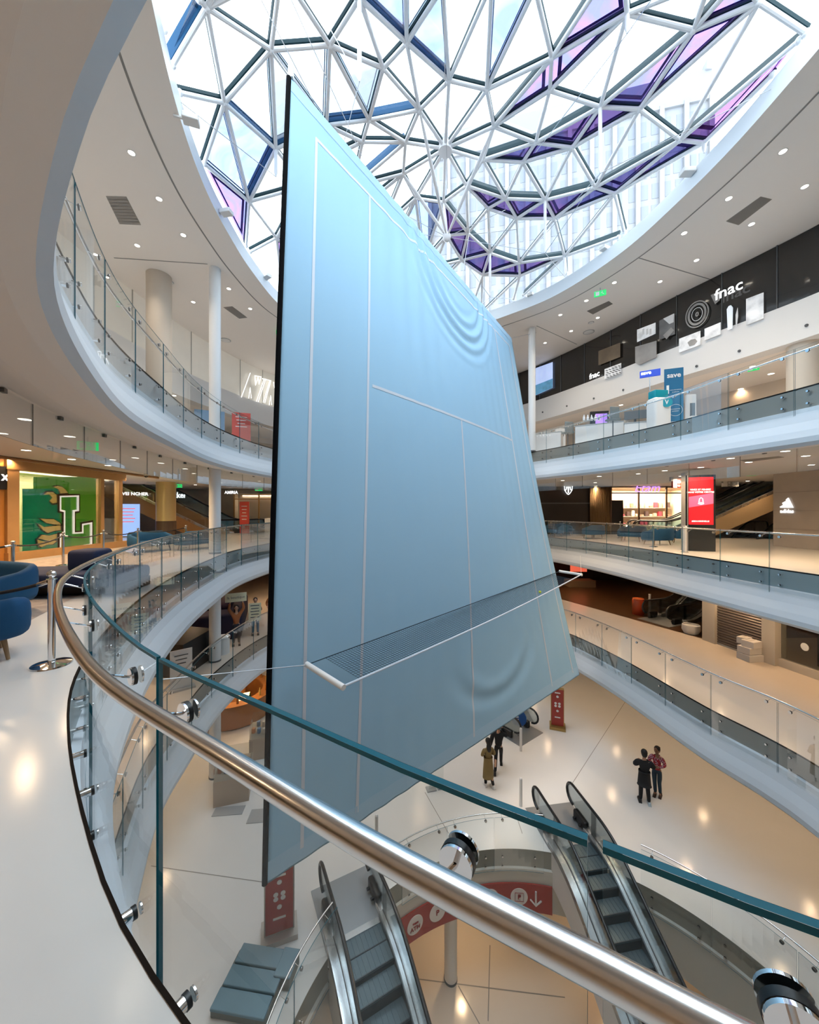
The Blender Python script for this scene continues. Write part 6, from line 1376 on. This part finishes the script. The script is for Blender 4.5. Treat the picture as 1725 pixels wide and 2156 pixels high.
    for s in (1, -1):
        kn, an = legs[s]; mb = MB(); lift = an[2]-.09
        mb.rbox((an[0]+s*.012, an[1]-.055, .045+lift), (.092, .265, .075), .034, seg=3); mb.rbox((an[0]+s*.01, an[1]+.02, .085+lift), (.084, .115, .075), .03); mb.rbox((an[0]+s*.012, an[1]-.055, .012+lift), (.098, .275, .024), .01)
        mb.v = [p*k for p in mb.v]; mb.build('shoe', shoes[s] if isinstance(shoes, dict) else shoes, t, smooth=SM)
    return t
M_blackc = mat('black_coat', (.008, .008, .009), .8); M_blackp = mat('black_trousers', (.007, .007, .008), .8); M_trench = mat('khaki_trench', (.25, .175, .065), .8)
M_jean = mat('dark_jeans', (.012, .035, .055), .8); M_shw = mat('white_trainers', (.70, .70, .70), .6); M_shp = mat('pale_blue_trainers', (.45, .55, .62), .6); M_shb = mat('black_shoes', (.010, .009, .009), .5); M_boot = mat('brown_boots', (.04, .02, .012), .6)
# red patterned jumper
m = mat('red_knit', (.36, .02, .03), .85); nt = m.node_tree; b = nt.nodes['Principled BSDF']; tc = nt.nodes.new('ShaderNodeTexCoord'); ck = nt.nodes.new('ShaderNodeTexChecker'); ck.inputs['Scale'].default_value = 26; ck.inputs['Color1'].default_value = (.50, .30, .38, 1); ck.inputs['Color2'].default_value = (.22, .012, .02, 1)
nz = nt.nodes.new('ShaderNodeTexNoise'); nz.inputs['Scale'].default_value = 9; mx = nt.nodes.new('ShaderNodeMix'); mx.data_type = 'RGBA'; mx.inputs['A'].default_value = (.34, .02, .03, 1); rmp = nt.nodes.new('ShaderNodeMath'); rmp.operation = 'GREATER_THAN'; rmp.inputs[1].default_value = .46
nt.links.new(tc.outputs['Object'], ck.inputs['Vector']); nt.links.new(tc.outputs['Object'], nz.inputs['Vector']); nt.links.new(nz.outputs['Fac'], rmp.inputs[0]); nt.links.new(rmp.outputs[0], mx.inputs['Factor']); nt.links.new(ck.outputs['Color'], mx.inputs['B']); nt.links.new(mx.outputs['Result'], b.inputs['Base Color'])
M_knit = m
pA = atz(1028, 1655, Z0); pB = atz(1050, 1622, Z0); pC = atz(1357, 1692, Z0); pD = atz(1384, 1674, Z0)
walkL = {1: ((.09, -.20, .52), (.10, -.30, .10)), -1: ((-.09, .06, .50), (-.09, .34, .17))}
person('person in a long khaki trench coat with long dark hair, walking away below the banner', tuple(pA), PI+.35, 1.70, 'f', arms={1: ((.23, -.04, 1.16), (.12, -.20, 1.08)), -1: ((-.25, .06, 1.16), (-.17, -.16, 1.10))}, legs={1: ((.08, -.08, .50), (.09, -.02, .09)), -1: ((-.08, -.0, .50), (-.10, .20, .12))}, top=M_trench, pants=M_blackp, shoes=M_shw, coat=.34, hair='long')
person('person in a black coat holding a hand to the ear, walking beside the trench coat', tuple(pB), PI-.2, 1.80, 'm', arms={1: ((.26, .10, 1.15), (.29, .06, .90)), -1: ((-.30, -.10, 1.24), (-.12, -.13, 1.56))}, legs={1: ((.10, .02, .50), (.13, .30, .12)), -1: ((-.10, -.20, .52), (-.10, -.34, .09))}, top=M_blackc, pants=M_blackp, shoes=M_shb, topr=1.16)
person('person in a long black coat and one pale trainer, seen from behind with folded arms', tuple(pC), PI-.35, 1.80, 'm', arms={1: ((.28, -.06, 1.20), (.02, -.24, 1.18)), -1: ((-.30, -.04, 1.20), (-.02, -.27, 1.22))}, legs={1: ((.09, -.03, .50), (.10, -.05, .09)), -1: ((-.10, .0, .50), (-.13, .02, .09))}, top=M_blackc, pants=M_blackp, shoes={1: M_shb, -1: M_shp}, coat=.62, topr=1.08)
person('person in a red patterned jumper and dark jeans with a ponytail, facing the black coat', tuple(pD), -.75, 1.68, 'f', arms={1: ((.25, -.02, 1.17), (.06, -.22, 1.14)), -1: ((-.26, .0, 1.17), (-.04, -.23, 1.18))}, legs={1: ((.07, -.02, .50), (.09, .02, .09)), -1: ((-.07, -.05, .50), (-.05, -.03, .09))}, top=M_knit, pants=M_jean, shoes=M_boot, hair='pony', skin=M_skin2, topr=1.05, head_turn=-.3)
# figures with placards one floor down at left
M_or = mat('orange_cardigan', (.36, .12, .04), .8); M_bj = mat('blue_jeans', (.10, .20, .32), .8); M_rd = mat('red_top', (.45, .015, .015), .7); M_nv = mat('navy_trousers', (.012, .016, .03), .8)
P1 = V(-7.2, 15.4, Z1); P2 = V(-6.95, 16.7, Z1); P3 = V(-6.7, 18.0, Z1)
person('figure in an orange cardigan lifting a cream placard overhead, beside the white column', tuple(P1), .45, 1.66, 'f', arms={1: ((.30, -.06, 1.62), (.25, -.08, 1.90)), -1: ((-.30, -.06, 1.62), (-.25, -.08, 1.90))}, top=M_or, pants=M_nv, shoes=M_shb, hair='long')
person('figure in blue jeans holding a tall cream placard to the chest', tuple(P2), .4, 1.66, 'm', arms={1: ((.25, -.06, 1.18), (.16, -.26, 1.20)), -1: ((-.25, -.06, 1.18), (-.16, -.26, 1.20))}, top=M_nv, pants=M_bj, shoes=M_shb)
person('figure in an orange top and dark trousers raising one hand, nearest the banner edge', tuple(P3), .4, 1.68, 'f', arms={1: ((.28, -.10, 1.22), (.24, -.24, 1.42)), -1: ((-.24, .03, 1.14), (-.20, -.16, 1.05))}, top=M_or, pants=M_nv, shoes=M_shb, hair='long')
person('figure in a red top and black trousers under the garland arch', (-9.35, 14.9, Z1), .3, 1.75, 'f', arms={1: ((.27, .0, 1.17), (.14, -.18, 1.05)), -1: ((-.27, .0, 1.17), (-.14, -.18, 1.05))}, top=M_rd, pants=M_blackp, shoes=M_shb, topr=1.1)
def placard(label, c, rot, w, h, body=None, lines=0):
    t = thing('placard', label, 'placard', tuple(c), rot); mb = MB(); mb.box((0, 0, 0), (w, .02, h)); mb.build('board', M_cb, t)
    if body:
        o = text('lettering', body, .15, M_dgrey, None, V(0, 0, 0), -PI/2, ext=.002); o.parent = t; o.location = (0, -.014, 0)
    for k in range(lines): mb = MB(); mb.box((0, -.012, h*.36-k*h*.16), (w*(.7-.1*(k % 2)), .004, h*.05)); mb.build('text_line', M_dgrey, t)
placard('cream placard with script lettering held overhead beside the white column', P1+V(.04, -.12, 2.02), .45, .80, .36, 'la boutique')
placard('tall cream placard with five text lines held by the figure in jeans', P2+V(.12, -.34, 1.12), .4, .52, .80, None, 5)
placard('small cream placard hanging high by the banner edge one floor down', V(-6.55, 19.4, Z1+2.25), .4, .5, .36, None, 3)
